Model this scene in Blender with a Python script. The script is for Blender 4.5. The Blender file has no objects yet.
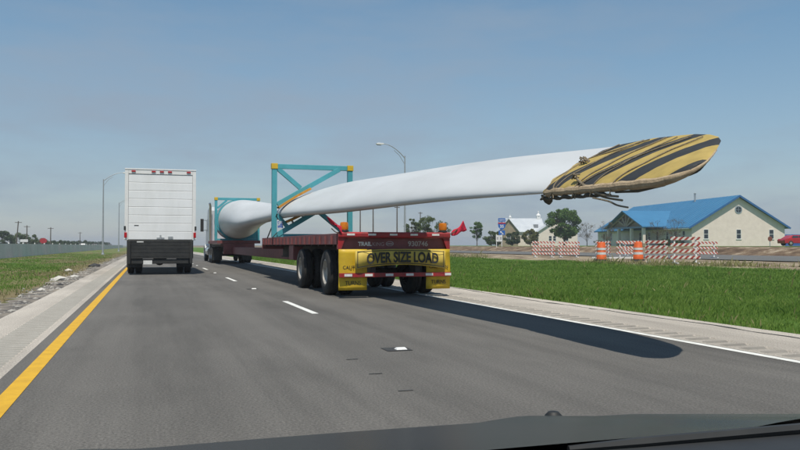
import bpy, math, random
import numpy as np
from mathutils import Vector, Matrix, Quaternion
R = math.radians
rnd = random.Random(7)
S = bpy.context.scene
COL = S.collection

# ------------------------------------------------------------------ camera
cam_d = bpy.data.cameras.new('camera'); cam = bpy.data.objects.new('camera', cam_d); COL.objects.link(cam)
cam.location = (0, 0, 1.12); cam.rotation_euler = (R(90 + 1.51), 0, R(-17.95))
cam_d.sensor_width = 36; cam_d.lens = 35.01; cam_d.clip_start = 0.05; cam_d.clip_end = 9000
S.camera = cam
# ------------------------------------------------------------------ world and sun
SUN_TO = Vector((-0.12, -0.43, 1.0)).normalized()
W = bpy.data.worlds.new('World'); S.world = W; W.use_nodes = True
nt = W.node_tree; nt.nodes.clear()
N = nt.nodes.new; LK = nt.links.new
out = N('ShaderNodeOutputWorld'); bg = N('ShaderNodeBackground'); sky = N('ShaderNodeTexSky')
sky.sky_type = 'NISHITA'; sky.sun_disc = False
sky.sun_elevation = math.asin(SUN_TO.z); sky.sun_rotation = math.atan2(SUN_TO.x, SUN_TO.y)
sky.altitude = 150; sky.air_density = 1.0; sky.dust_density = 0.3; sky.ozone_density = 1.0
# thin hazy cloud veil over the whole sky
tc = N('ShaderNodeTexCoord'); mp = N('ShaderNodeMapping'); mp.inputs['Scale'].default_value = (1.0, 1.0, 4.2)
nz = N('ShaderNodeTexNoise'); nz.inputs['Scale'].default_value = 2.3; nz.inputs['Detail'].default_value = 7; nz.inputs['Roughness'].default_value = 0.58
rp = N('ShaderNodeValToRGB'); rp.color_ramp.elements[0].position = 0.42; rp.color_ramp.elements[1].position = 0.72
rp.color_ramp.elements[0].color = (0.10, 0.10, 0.10, 1); rp.color_ramp.elements[1].color = (0.62, 0.62, 0.62, 1)
hs = N('ShaderNodeHueSaturation'); hs.inputs['Saturation'].default_value = 1.22; hs.inputs['Hue'].default_value = 0.488; hs.inputs['Value'].default_value = 1.0
mx = N('ShaderNodeMix'); mx.data_type = 'RGBA'; mx.inputs['B'].default_value = (2.8, 3.45, 4.3, 1)
LK(tc.outputs['Generated'], mp.inputs['Vector']); LK(mp.outputs['Vector'], nz.inputs['Vector']); LK(nz.outputs['Fac'], rp.inputs['Fac'])
LK(sky.outputs['Color'], hs.inputs['Color']); LK(hs.outputs['Color'], mx.inputs['A']); # the veil thickens towards the horizon
sz = N('ShaderNodeSeparateXYZ'); LK(tc.outputs['Generated'], sz.inputs[0])
hz_ = N('ShaderNodeMapRange'); hz_.inputs[1].default_value = 0.0; hz_.inputs[2].default_value = 0.34; hz_.inputs[3].default_value = 0.62; hz_.inputs[4].default_value = 0.0; LK(sz.outputs['Z'], hz_.inputs[0])
vs_ = N('ShaderNodeMath'); vs_.operation = 'ADD'; vs_.use_clamp = True; LK(rp.outputs['Color'], vs_.inputs[0]); LK(hz_.outputs[0], vs_.inputs[1]); LK(vs_.outputs[0], mx.inputs['Factor'])
LK(mx.outputs['Result'], bg.inputs['Color']); bg.inputs['Strength'].default_value = 0.095
LK(bg.outputs['Background'], out.inputs['Surface'])
sun_d = bpy.data.lights.new('sun', 'SUN'); sun = bpy.data.objects.new('sun', sun_d); COL.objects.link(sun)
sun_d.energy = 4.0; sun_d.angle = R(0.7); sun_d.color = (1.0, 0.94, 0.84)
sun.rotation_euler = (-SUN_TO).to_track_quat('-Z', 'Y').to_euler()
S.view_settings.view_transform = 'Standard'; S.view_settings.look = 'None'; S.view_settings.exposure = 0.2; S.view_settings.gamma = 1.0

# ------------------------------------------------------------------ materials
MATS = {}
def nodes_of(name):
    m = bpy.data.materials.new(name); m.use_nodes = True
    b = m.node_tree.nodes['Principled BSDF']; return m, m.node_tree.nodes.new, m.node_tree.links.new, b
def pm(name, c1, c2=None, scale=4.0, rough=0.6, bump=0.0, bscale=None, metal=0.0, stretch=(1,1,1), spec=0.4, coat=0.0, lo=0.35, hi=0.65, emit=0.0):
    """noise-mottled two tone material"""
    if name in MATS: return MATS[name]
    m, n, l, b = nodes_of(name)
    if c2 is None: c2 = tuple(x*0.82 for x in c1)
    t = n('ShaderNodeTexCoord'); g = n('ShaderNodeMapping'); g.inputs['Scale'].default_value = stretch
    z = n('ShaderNodeTexNoise'); z.inputs['Scale'].default_value = scale; z.inputs['Detail'].default_value = 6; z.inputs['Roughness'].default_value = 0.62
    r = n('ShaderNodeValToRGB'); r.color_ramp.elements[0].position = lo; r.color_ramp.elements[1].position = hi
    r.color_ramp.elements[0].color = (*c1, 1); r.color_ramp.elements[1].color = (*c2, 1)
    l(t.outputs['Object'], g.inputs['Vector']); l(g.outputs['Vector'], z.inputs['Vector']); l(z.outputs['Fac'], r.inputs['Fac']); l(r.outputs['Color'], b.inputs['Base Color'])
    b.inputs['Roughness'].default_value = rough; b.inputs['Metallic'].default_value = metal
    b.inputs['Specular IOR Level'].default_value = spec; b.inputs['Coat Weight'].default_value = coat
    if emit: b.inputs['Emission Color'].default_value = (*c1, 1); b.inputs['Emission Strength'].default_value = emit
    if bump:
        z2 = n('ShaderNodeTexNoise'); z2.inputs['Scale'].default_value = bscale or scale*6; z2.inputs['Detail'].default_value = 4
        u = n('ShaderNodeBump'); u.inputs['Strength'].default_value = bump; u.inputs['Distance'].default_value = 0.02
        l(t.outputs['Object'], z2.inputs['Vector']); l(z2.outputs['Fac'], u.inputs['Height']); l(u.outputs['Normal'], b.inputs['Normal'])
    MATS[name] = m; return m
def leafmat(name, c1, c2, transl=0.25, patch_scale=.45):
    m, n, l, b = nodes_of(name)
    g = n('ShaderNodeNewGeometry'); r = n('ShaderNodeValToRGB'); r.color_ramp.elements[0].color = (*c1, 1); r.color_ramp.elements[1].color = (*c2, 1)
    tcx = n('ShaderNodeTexCoord'); pz = n('ShaderNodeTexNoise'); pz.inputs['Scale'].default_value = patch_scale; pz.inputs['Detail'].default_value = 5; l(tcx.outputs['Object'], pz.inputs['Vector'])
    av = n('ShaderNodeMix'); av.inputs['Factor'].default_value = .5; pr = n('ShaderNodeMapRange'); pr.inputs[1].default_value = .32; pr.inputs[2].default_value = .68; l(pz.outputs['Fac'], pr.inputs[0])
    l(g.outputs['Random Per Island'], av.inputs['A']); l(pr.outputs[0], av.inputs['B']); l(av.outputs['Result'], r.inputs['Fac']); l(r.outputs['Color'], b.inputs['Base Color'])
    b.inputs['Roughness'].default_value = 0.6; b.inputs['Specular IOR Level'].default_value = 0.25
    tr = n('ShaderNodeBsdfTranslucent'); ms = n('ShaderNodeMixShader'); ms.inputs['Fac'].default_value = transl
    l(r.outputs['Color'], tr.inputs['Color']); l(b.outputs['BSDF'], ms.inputs[1]); l(tr.outputs['BSDF'], ms.inputs[2])
    l(ms.outputs['Shader'], m.node_tree.nodes['Material Output'].inputs['Surface']); MATS[name] = m; return m
def asphalt(name, base, warm=1.0, tracks=True):
    m, n, l, b = nodes_of(name); t = n('ShaderNodeTexCoord')
    def noise(scale, stretch=(1,1,1), det=5, rough=.6):
        g = n('ShaderNodeMapping'); g.inputs['Scale'].default_value = stretch; z = n('ShaderNodeTexNoise'); z.inputs['Scale'].default_value = scale
        z.inputs['Detail'].default_value = det; z.inputs['Roughness'].default_value = rough; l(t.outputs['Object'], g.inputs['Vector']); l(g.outputs['Vector'], z.inputs['Vector']); return z.outputs['Fac']
    def mr(v, a, bb, lo, hi):
        q = n('ShaderNodeMapRange'); q.inputs[1].default_value = a; q.inputs[2].default_value = bb; q.inputs[3].default_value = lo; q.inputs[4].default_value = hi; l(v, q.inputs[0]); return q.outputs[0]
    def mul(a, c):
        q = n('ShaderNodeMath'); q.operation = 'MULTIPLY'; l(a, q.inputs[0]); l(c, q.inputs[1]); return q.outputs[0]
    v = mr(noise(55, det=3), .3, .7, .62, 1.38)          # aggregate
    v = mul(v, mr(noise(160, det=2), .3, .7, .75, 1.25))
    v = mul(v, mr(noise(.35), .3, .7, .9, 1.12))
    if tracks: 
        v = mul(v, mr(noise(1.1, (1, .015, 1), 4), .3, .7, .78, 1.2))      # wheel tracks along the lane
        v = mul(v, mr(noise(.9, (.9, .12, 1), 5, .7), .48, .7, 1.04, .74))  # oil and tyre stains
    c = n('ShaderNodeCombineColor'); 
    for i, k in enumerate((base*warm, base, base*(2-warm)*.96)):
        q = n('ShaderNodeMath'); q.operation = 'MULTIPLY'; q.inputs[1].default_value = k; l(v, q.inputs[0]); l(q.outputs[0], c.inputs[i])
    l(c.outputs[0], b.inputs['Base Color']); b.inputs['Roughness'].default_value = .85; b.inputs['Specular IOR Level'].default_value = .3
    u = n('ShaderNodeBump'); u.inputs['Strength'].default_value = .5; u.inputs['Distance'].default_value = .008; l(noise(90, det=3), u.inputs['Height']); l(u.outputs['Normal'], b.inputs['Normal'])
    MATS[name] = m; return m
def stripes(name, ca, cb, vec, period, duty, offset=0.0, rough=.6, dirt=.25):
    """two colour stripes: phase = vec . object position"""
    m, n, l, b = nodes_of(name); t = n('ShaderNodeTexCoord')
    d = n('ShaderNodeVectorMath'); d.operation = 'DOT_PRODUCT'; d.inputs[1].default_value = vec; l(t.outputs['Object'], d.inputs[0])
    wob = n('ShaderNodeTexNoise'); wob.inputs['Scale'].default_value = 2.0; l(t.outputs['Object'], wob.inputs['Vector'])
    ad = n('ShaderNodeMath'); ad.operation = 'MULTIPLY_ADD'; ad.inputs[1].default_value = period*.14; l(wob.outputs['Fac'], ad.inputs[0]); l(d.outputs['Value'], ad.inputs[2])
    a = n('ShaderNodeMath'); a.operation = 'SUBTRACT'; a.inputs[1].default_value = offset + period*.07; l(ad.outputs[0], a.inputs[0])
    p = n('ShaderNodeMath'); p.operation = 'DIVIDE'; p.inputs[1].default_value = period; l(a.outputs[0], p.inputs[0])
    f = n('ShaderNodeMath'); f.operation = 'FLOORED_MODULO'; f.inputs[1].default_value = 1.0; l(p.outputs[0], f.inputs[0])
    s = n('ShaderNodeMath'); s.operation = 'LESS_THAN'; s.inputs[1].default_value = duty; l(f.outputs[0], s.inputs[0])
    mxx = n('ShaderNodeMix'); mxx.data_type = 'RGBA'; mxx.inputs['A'].default_value = (*cb, 1); mxx.inputs['B'].default_value = (*ca, 1); l(s.outputs[0], mxx.inputs['Factor'])
    z = n('ShaderNodeTexNoise'); z.inputs['Scale'].default_value = 7; z.inputs['Detail'].default_value = 6; l(t.outputs['Object'], z.inputs['Vector'])
    q = n('ShaderNodeMapRange'); q.inputs[1].default_value = .3; q.inputs[2].default_value = .7; q.inputs[3].default_value = 1-dirt; q.inputs[4].default_value = 1.05; l(z.outputs['Fac'], q.inputs[0])
    v = n('ShaderNodeVectorMath'); v.operation = 'SCALE'; l(mxx.outputs['Result'], v.inputs[0]); l(q.outputs[0], v.inputs['Scale'])
    l(v.outputs[0], b.inputs['Base Color']); b.inputs['Roughness'].default_value = rough; b.inputs['Specular IOR Level'].default_value = .3; MATS[name] = m; return m

M_ASPH = asphalt('highway_asphalt', .108, 1.06)
M_ASPH2 = asphalt('frontage_asphalt', .12, 1.0, False)
M_CONC = asphalt('shoulder_concrete', .345, 1.10)
M_CONC2 = asphalt('barrier_concrete', .58, 1.06, False)
M_BROKE = pm('broken_pavement', (.075,.07,.065), (.27,.235,.19), 1.6, .95, .9, 25, lo=.38, hi=.62)
M_TAR = pm('tar', (.03,.03,.03), (.05,.05,.048), 9, .8)
M_GROOVE = pm('groove_dirt_shade', (.17,.16,.14), (.23,.215,.19), 5, .9)  # gathered dirt, with the shade inside the milled grooves painted into its colour
M_YEL = pm('yellow_road_paint', (.62,.36,.02), (.48,.27,.02), 6, .7, lo=.4, hi=.75)
M_WHT = pm('white_road_paint', (.72,.72,.68), (.48,.48,.45), 7, .7, lo=.45, hi=.75)
M_WHITE = pm('white_paint', (.76,.76,.74), (.68,.68,.66), 2.5, .45)
M_BLADE = pm('blade_gelcoat', (.59,.605,.605), (.50,.51,.505), .9, .42, stretch=(1,.25,1))
M_BOX = pm('box_white', (.78,.79,.79), (.70,.71,.70), 1.6, .5, stretch=(1,1,.35))
M_BLK = pm('black_metal', (.018,.019,.019), (.032,.032,.03), 5, .6)
M_RUB = pm('tyre_rubber', (.018,.018,.018), (.035,.034,.032), 9, .85)
M_RIM = pm('wheel_alloy', (.42,.40,.36), (.28,.26,.23), 9, .5, metal=.3)
M_TEAL = pm('teal_paint', (.06,.29,.34), (.08,.34,.39), 3, .45)
M_ORNG = pm('orange_pad', (.55,.26,.03), (.42,.18,.03), 8, .7)
M_YPAINT = pm('yellow_paint', (.62,.42,.03), (.52,.33,.03), 8, .55)
M_MAROON = pm('maroon_steel', (.24,.075,.075), (.15,.05,.05), 3.5, .6, lo=.3, hi=.7)
M_RED = pm('red_paint', (.38,.018,.022), (.20,.03,.03), 6, .45)
M_REFR = pm('red_reflector', (.45,.01,.015), (.35,.01,.015), 12, .25)
M_REFW = pm('white_reflector', (.75,.75,.72), (.6,.6,.58), 20, .35)
M_DKSTEEL = pm('dark_chassis', (.02,.018,.018), (.045,.035,.033), 4, .7)
M_VINYL = pm('yellow_vinyl', (.62,.42,.02), (.50,.33,.02), 3, .5)
M_BANNER = pm('yellow_banner', (.60,.45,.09), (.50,.37,.07), 3, .6)
M_INK = pm('black_ink', (.02,.02,.02), (.04,.04,.035), 8, .7)
M_AMBER = pm('amber_lens', (.62,.20,.01), (.5,.14,.01), 9, .2)
M_FLAG = pm('red_flag_cloth', (.55,.02,.05), (.42,.015,.04), 7, .8)
M_TAN = pm('tan_padding', (.44,.34,.22), (.32,.24,.15), 9, .85, .5, 30)
M_ROPE = pm('rope', (.27,.22,.15), (.16,.13,.09), 40, .9, .6, 90)
M_CHROME = pm('chrome', (.6,.62,.63), (.5,.52,.53), 3, .18, metal=.9)
M_TRUCKW = pm('tractor_paint', (.55,.57,.58), (.46,.48,.49), 2, .35)
M_GLASS = pm('dark_glass', (.02,.03,.04), (.03,.04,.05), 2, .08, spec=.6)
M_GALV = pm('galvanised_steel', (.42,.44,.45), (.34,.36,.37), 6, .5, metal=.4)
M_WOODP = pm('pole_wood', (.08,.065,.05), (.12,.10,.08), 3, .9)
M_ROOFB = pm('blue_metal_roof', (.04,.165,.31), (.05,.19,.345), .5, .45)
M_ROOFW = pm('pale_metal_roof', (.50,.53,.55), (.42,.45,.48), .6, .45)
M_CREAM = pm('cream_brick', (.80,.69,.61), (.72,.615,.54), 1.2, .8, .3, 9)
M_STONE = pm('tan_stone', (.36,.29,.20), (.26,.20,.14), 1.4, .85, .4, 8)
M_TIMBER = pm('timber', (.27,.19,.12), (.2,.14,.09), 3, .8)
M_DRUM = pm('orange_plastic', (.70,.13,.02), (.58,.10,.02), 5, .5)
M_BLUE = pm('blue_sign', (.015,.10,.38), (.02,.13,.42), 5, .4)
M_BLUEWALL = pm('blue_panel', (.03,.10,.32), (.04,.12,.36), 1, .6)
M_CARRED = pm('red_car_paint', (.42,.015,.02), (.36,.012,.018), 2, .25, coat=.5)
M_BARK = pm('bark', (.10,.075,.05), (.06,.045,.03), 8, .9)
M_HOOD = pm('dark_car_paint', (.012,.016,.02), (.016,.02,.024), 2, .25, spec=.07)
M_RAILSTR = stripes('barricade_stripes', (.50,.10,.06), (.72,.69,.64), (1,0,1), .24, .5)
M_RAILSTR2 = stripes('barricade_stripes_faded', (.36,.06,.045), (.68,.65,.58), (1,0,-1), .28, .5)
tilt = R(31)
M_TIPSTR = stripes('cover_stripes', (.035,.038,.04), (.42,.31,.095), (.8*math.cos(tilt), 1.0, .8*math.sin(tilt)), .82, .43, 6.90 + .8*(5.05*math.cos(tilt) + 2.03*math.sin(tilt)), .7, .2)

# ------------------------------------------------------------------ mesh helpers
class MB:
    def __init__(s): s.v = []; s.f = []; s.mi = []
    def add(s, vs, fs, mi=0):
        o = len(s.v); s.v += [tuple(p) for p in vs]; s.f += [tuple(i+o for i in f) for f in fs]; s.mi += [mi]*len(fs); return s
    def box(s, x0, x1, y0, y1, z0, z1, mi=0):
        return s.add([(x0,y0,z0),(x1,y0,z0),(x1,y1,z0),(x0,y1,z0),(x0,y0,z1),(x1,y0,z1),(x1,y1,z1),(x0,y1,z1)],
                     [(3,2,1,0),(4,5,6,7),(0,1,5,4),(1,2,6,5),(2,3,7,6),(3,0,4,7)], mi)
    def bar(s, p, q, w, h, up=(0,0,1), mi=0):
        p, q = Vector(p), Vector(q); d = (q-p).normalized(); a = d.cross(Vector(up))
        if a.length < 1e-4: a = d.cross(Vector((0,1,0)))
        a.normalize(); b = a.cross(d); a *= w/2; b *= h/2
        return s.add([p-a-b, p+a-b, p+a+b, p-a+b, q-a-b, q+a-b, q+a+b, q-a+b], [(3,2,1,0),(4,5,6,7),(0,1,5,4),(1,2,6,5),(2,3,7,6),(3,0,4,7)], mi)
    def tube(s, pts, rs, n=8, mi=0, cap=True):
        pts = [Vector(p) for p in pts]; rs = rs if isinstance(rs, (list, tuple)) else [rs]*len(pts)
        vs = []; prev = None
        for i, p in enumerate(pts):
            d = (pts[min(i+1, len(pts)-1)] - pts[max(i-1, 0)]).normalized()
            if prev is None:
                a = d.cross(Vector((0,0,1)))
                if a.length < .1: a = d.cross(Vector((0,1,0)))
            else: a = prev - d*prev.dot(d)
            a.normalize(); prev = a; b = d.cross(a)
            for k in range(n):
                t = 2*math.pi*k/n; vs.append(p + (a*math.cos(t) + b*math.sin(t))*rs[i])
        fs = []
        for i in range(len(pts)-1):
            for k in range(n): fs.append((i*n+k, i*n+(k+1)%n, (i+1)*n+(k+1)%n, (i+1)*n+k))
        if cap: fs += [tuple(range(n-1,-1,-1)), tuple((len(pts)-1)*n+k for k in range(n))]
        return s.add(vs, fs, mi)
    def lathe(s, prof, n=24, origin=(0,0,0), axis='z', mi=0):
        """prof: (radius, along) pairs"""
        vs = []; fs = []; o = Vector(origin)
        for r, h in prof:
            for k in range(n):
                t = 2*math.pi*k/n; c, q = r*math.cos(t), r*math.sin(t)
                vs.append(o + (Vector((c, q, h)) if axis == 'z' else Vector((h, c, q)) if axis == 'x' else Vector((c, h, q))))
        for i in range(len(prof)-1):
            for k in range(n): fs.append((i*n+k, i*n+(k+1)%n, (i+1)*n+(k+1)%n, (i+1)*n+k))
        return s.add(vs, fs, mi)
    def prism(s, poly, a, b, axis='y', mi=0):
        """extrude a 2D polygon between a and b along axis"""
        def P(u, v, w): return (u, w, v) if axis == 'y' else (w, u, v) if axis == 'x' else (u, v, w)
        n = len(poly); vs = [P(u, v, a) for u, v in poly] + [P(u, v, b) for u, v in poly]
        return s.add(vs, [tuple(range(n))[::-1], tuple(range(n, 2*n))] + [(i, (i+1)%n, n+(i+1)%n, n+i) for i in range(n)], mi)
    def build(s, name, mat, parent=None, smooth=False, bevel=0, loc=None):
        me = bpy.data.meshes.new(name); me.from_pydata(s.v, [], s.f)
        for m in (mat if isinstance(mat, (list, tuple)) else [mat]): me.materials.append(m)
        if any(s.mi): me.polygons.foreach_set('material_index', s.mi)
        me.update()
        import bmesh
        bm = bmesh.new(); bm.from_mesh(me); bmesh.ops.recalc_face_normals(bm, faces=bm.faces); bm.to_mesh(me); bm.free()
        if smooth: me.polygons.foreach_set('use_smooth', [True]*len(me.polygons))
        o = bpy.data.objects.new(name, me); COL.objects.link(o)
        if smooth:
            try: me.set_sharp_from_angle(angle=R(35))
            except Exception: pass
        if parent: o.parent = parent
        if loc: o.location = loc
        if bevel:
            mo = o.modifiers.new('bevel', 'BEVEL'); mo.width = bevel; mo.segments = 2; mo.limit_method = 'ANGLE'
        return o
def tag(o, label, cat, group=None):
    o['label'] = label; o['category'] = cat
    if group: o['group'] = group
    return o
def struct(o, label=None):
    o['kind'] = 'structure'
    if label: o['label'] = label
    return o
def thing(name, label, cat, loc=(0,0,0), rz=0, group=None):
    o = bpy.data.objects.new(name, None); o.empty_display_size = .3; COL.objects.link(o); o.location = loc; o.rotation_euler = (0,0,rz)
    return tag(o, label, cat, group)
def copy_tree(o, parent=None):
    c = o.copy(); COL.objects.link(c); c.parent = parent
    for ch in list(o.children): copy_tree(ch, c)
    return c
def text(name, s, size, mat, parent, loc, rot=(R(90),0,0), width=None, height=None, warp=None, depth=.003, bold=.0):
    cu = bpy.data.curves.new(name, 'FONT'); cu.body = s; cu.size = size; cu.align_x = 'CENTER'; cu.align_y = 'CENTER'; cu.extrude = depth; cu.offset = bold
    tmp = bpy.data.objects.new('tmp_text', cu); COL.objects.link(tmp); bpy.context.view_layer.update()
    me = bpy.data.meshes.new_from_object(tmp.evaluated_get(bpy.context.evaluated_depsgraph_get())); bpy.data.objects.remove(tmp)
    me.materials.clear(); me.materials.append(mat); me.name = name
    xs = [v.co.x for v in me.vertices]; ys = [v.co.y for v in me.vertices]; cx = (max(xs)+min(xs))/2; cy = (max(ys)+min(ys))/2
    fx = width/(max(xs)-min(xs)) if width else 1; fy = height/(max(ys)-min(ys)) if height else fx
    for v in me.vertices:
        v.co.x = (v.co.x-cx)*fx; v.co.y = (v.co.y-cy)*fy
        if warp: v.co.y += warp(v.co.x)
    o = bpy.data.objects.new(name, me); COL.objects.link(o); o.parent = parent; o.location = loc; o.rotation_euler = rot; return o
def tri_mesh(name, V, F, mat, parent=None):
    me = bpy.data.meshes.new(name); nv, nf, k = len(V), len(F), F.shape[1]
    me.vertices.add(nv); me.vertices.foreach_set('co', V.astype(np.float32).ravel()); me.loops.add(nf*k); me.loops.foreach_set('vertex_index', F.astype(np.int32).ravel())
    me.polygons.add(nf); me.polygons.foreach_set('loop_start', np.arange(0, nf*k, k, dtype=np.int32)); me.polygons.foreach_set('loop_total', np.full(nf, k, dtype=np.int32))
    me.update(calc_edges=True); me.validate(); me.materials.append(mat)
    o = bpy.data.objects.new(name, me); COL.objects.link(o)
    if parent: o.parent = parent
    return o

# ------------------------------------------------------------------ terrain
GX = [-4000,-600,-120,-60,-40,-27,-25.5,-13.5,-12.2,-10,-6,-3.2,-2.6,-2.14,7.83,8.3,10,14,18,22,25,29,31,50,51.2,52.4,54,58,80,120,200,500,1200,4000]
GZ = [.2,.1,0,0,-.05,-.08,-.10,-.10,-.06,-.12,-.18,-.07,-.045,-.05,-.05,.02,.0,-.06,-.02,.06,.16,.24,.22,.22,.45,.8,.98,1.0,1.0,1.0,1.0,1.0,1.0,1.0]
def gz(x): return float(np.interp(x, GX, GZ))
def lump(x, y):
    a = .5*math.sin(x*.9+y*.31)+.35*math.sin(x*.37-y*.52+1)+.3*math.sin(y*1.1+x*.2)
    k = 1.0 if (8.6 < x < 30 or 53 < x < 200 or -11.5 < x < -3) else 5.0*max(0, math.sin(x*2.1+y*.9)) if 49.5 < x <= 53 else 0.0
    return a*.035*k
xs = sorted(set([x for x in GX] + [8.6+i*.7 for i in range(31)] + [-11.5+i*.8 for i in range(11)] + [54+i*3 for i in range(30)] + [49.5+i*.5 for i in range(8)]))
ys = [-400,-60,-20,-8] + [i*1.2 for i in range(0,90)] + [110+i*6 for i in range(22)] + [250,300,400,600,1000,1800,4500]
V = [(x, y, gz(x)+lump(x, y)) for y in ys for x in xs]; nx = len(xs)
F = [(j*nx+i, j*nx+i+1, (j+1)*nx+i+1, (j+1)*nx+i) for j in range(len(ys)-1) for i in range(nx-1)]
def ground_mat():
    m, n, l, b = nodes_of('ground_turf'); t = n('ShaderNodeTexCoord')
    def noise(sc, det=6, rough=.6, st=(1,1,1)):
        g = n('ShaderNodeMapping'); g.inputs['Scale'].default_value = st; z = n('ShaderNodeTexNoise'); z.inputs['Scale'].default_value = sc; z.inputs['Detail'].default_value = det; z.inputs['Roughness'].default_value = rough
        l(t.outputs['Object'], g.inputs['Vector']); l(g.outputs['Vector'], z.inputs['Vector']); return z.outputs['Fac']
    def ramp(v, els):
        r = n('ShaderNodeValToRGB'); e = r.color_ramp.elements
        while len(e) < len(els): e.new(.5)
        for k, (p, c) in enumerate(els): e[k].position = p; e[k].color = (*c, 1)
        l(v, r.inputs['Fac']); return r.outputs['Color']
    def mix(f, a, c):
        q = n('ShaderNodeMix'); q.data_type = 'RGBA'; l(f, q.inputs['Factor']); l(a, q.inputs['A']); l(c, q.inputs['B']); return q.outputs['Result']
    def rng(v, a, c, lo=0, hi=1):
        q = n('ShaderNodeMapRange'); q.inputs[1].default_value = a; q.inputs[2].default_value = c; q.inputs[3].default_value = lo; q.inputs[4].default_value = hi; l(v, q.inputs[0]); return q.outputs[0]
    def mth(op, a, c):
        q = n('ShaderNodeMath'); q.operation = op
        for k, v in enumerate((a, c)):
            if isinstance(v, (int, float)): q.inputs[k].default_value = v
            else: l(v, q.inputs[k])
        return q.outputs[0]
    green = ramp(noise(1.3), [(.3, (.06,.12,.018)), (.55, (.085,.16,.026)), (.75, (.13,.18,.042))])
    dry = ramp(noise(2.2), [(.3, (.16,.13,.065)), (.6, (.22,.18,.10)), (.8, (.13,.12,.05))])
    dirt = ramp(noise(.8, 7, .7), [(.36, (.085,.058,.04)), (.48, (.15,.105,.07)), (.56, (.22,.165,.11)), (.66, (.38,.32,.24))])
    sx = n('ShaderNodeSeparateXYZ'); l(t.outputs['Object'], sx.inputs[0]); X = sx.outputs['X']
    wob = mth('MULTIPLY_ADD', noise(.35), 3.0); n_w = wob.node; n_w.inputs[2].default_value = -1.5
    Xw = mth('ADD', X, wob)
    # dry patches in the median, bare soil in the works strip next to the frontage road
    left = rng(X, -2.9, -2.6, 1, 0)
    dl = mth('MULTIPLY', left, rng(noise(.5, 6, .65, (1,.35,1)), .44, .58)); dl = mth('MAXIMUM', dl, mth('MULTIPLY', left, rng(Xw, -6.0, -3.0)))
    c = mix(dl, green, dry)
    works = mth('MULTIPLY', rng(Xw, 24.2, 25.5), rng(Xw, 55, 58, 1, 0))
    c = mix(works, c, dirt)
    tan_ = mth('MULTIPLY', mth('MULTIPLY', rng(Xw, 24, 25), rng(Xw, 33, 36, 1, 0)), rng(noise(.8), .4, .6))
    c = mix(tan_, c, ramp(noise(3), [(.3, (.30,.25,.17)), (.7, (.42,.36,.26))]))
    l(c, b.inputs['Base Color']); b.inputs['Roughness'].default_value = .95; b.inputs['Specular IOR Level'].default_value = .1
    u = n('ShaderNodeBump'); u.inputs['Strength'].default_value = .8; u.inputs['Distance'].default_value = .08; l(noise(9, 6, .7), u.inputs['Height']); l(u.outputs['Normal'], b.inputs['Normal'])
    return m
M_GROUND = ground_mat()
g = MB(); g.add(V, F); struct(g.build('ground', M_GROUND, smooth=True), 'grassy ground, green verge and dry median, running to the horizon')

def sheet(name, x0, x1, y0, y1, z, mat, parent=None, ny=1, edge=0.0):
    b = MB(); vs = []; fs = []
    for j in range(ny+1):
        y = y0 + (y1-y0)*j/ny; e = rnd.uniform(-edge, edge) if edge else 0
        vs += [(x0+(e if x0 < 0 else 0), y, z), (x1+(e if x1 > 0 else 0), y, z)]
    for j in range(ny): fs.append((2*j, 2*j+1, 2*j+3, 2*j+2))
    b.add(vs, fs); return b.build(name, mat, parent)
hw = struct(sheet('highway', -1.17, 6.05, -60, 3000, 0, M_ASPH), 'grey two lane asphalt highway')
b = MB()

sheet('edge_line', -1.04, -.90, -60, 2000, .004, M_YEL, hw)['label'] = 'solid yellow line on the left edge of the highway'
sheet('edge_line', 5.90, 6.01, -60, 2000, .004, M_WHT, hw)['label'] = 'solid white line on the right edge of the highway'
for k in range(-1, 16):
    y = 12.6 + 12.19*k; sheet('lane_dash', 2.57, 2.68, y, y+3.0, .004, M_WHT, hw)
# raised reflectors between the dashes, on their tar pads
for k in range(-1, 5):
    y = 8.0 + 12.19*k
    sheet('tar_pad', 2.42, 2.70, y-.12, y+.16, .005, M_TAR, hw, 1)
    q = MB(); q.add([(2.54,y-.05,.005),(2.66,y-.05,.005),(2.66,y+.05,.005),(2.54,y+.05,.005),(2.555,y-.02,.024),(2.645,y-.02,.024),(2.645,y+.02,.024),(2.555,y+.02,.024)],
                    [(0,1,5,4),(1,2,6,5),(2,3,7,6),(3,0,4,7),(4,5,6,7)]); q.build('lane_reflector', M_REFW, hw)
for (x, y) in ((1.92,7.45),(1.90,6.55),(1.90,5.72)):
    sheet('tar_pad', x-.06, x+.06, y-.012, y+.02, .005, pm('faint_tar', (.066,.066,.063), (.085,.085,.08), 30, .85), hw)
def rumble(name, x0, x1, y0, y1, step, glen, depth, mat, gm, parent):
    b = MB(); vs = []; fs = []; mi = []; y = y0; prof = []
    while y < y1:
        prof += [(y, 0, 0), (y+step-glen, 0, 1), (y+step-glen*.65, -depth, 1), (y+step-glen*.35, -depth, 1)]; y += step
    prof.append((y, 0, 0))
    for i, (py, pz, _) in enumerate(prof): vs += [(x0, py, 0), (x0+.04, py, pz), (x1-.04, py, pz), (x1, py, 0)]
    for i in range(len(prof)-1):
        o = i*4
        for k in range(3): fs.append((o+k, o+k+1, o+k+5, o+k+4)); mi.append(prof[i][2] if k == 1 else 0)
    b.add(vs, fs); b.mi = mi; return b.build(name, [mat, gm], parent), y
shr = struct(sheet('shoulder_right', 6.55, 7.83, -60, 3000, 0, M_CONC, ny=1), 'pale concrete shoulder on the right of the highway')
_, ye = rumble('rumble_strip', 6.13, 6.55, -2, 70, .30, .17, .022, M_CONC, M_GROOVE, shr)
sheet('shoulder_strip', 6.05, 6.13, -60, 3000, 0, M_CONC, shr); sheet('shoulder_strip', 6.13, 6.55, ye, 3000, 0, M_CONC, shr); sheet('shoulder_strip', 6.13, 6.55, -60, -2, 0, M_CONC, shr)
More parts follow.
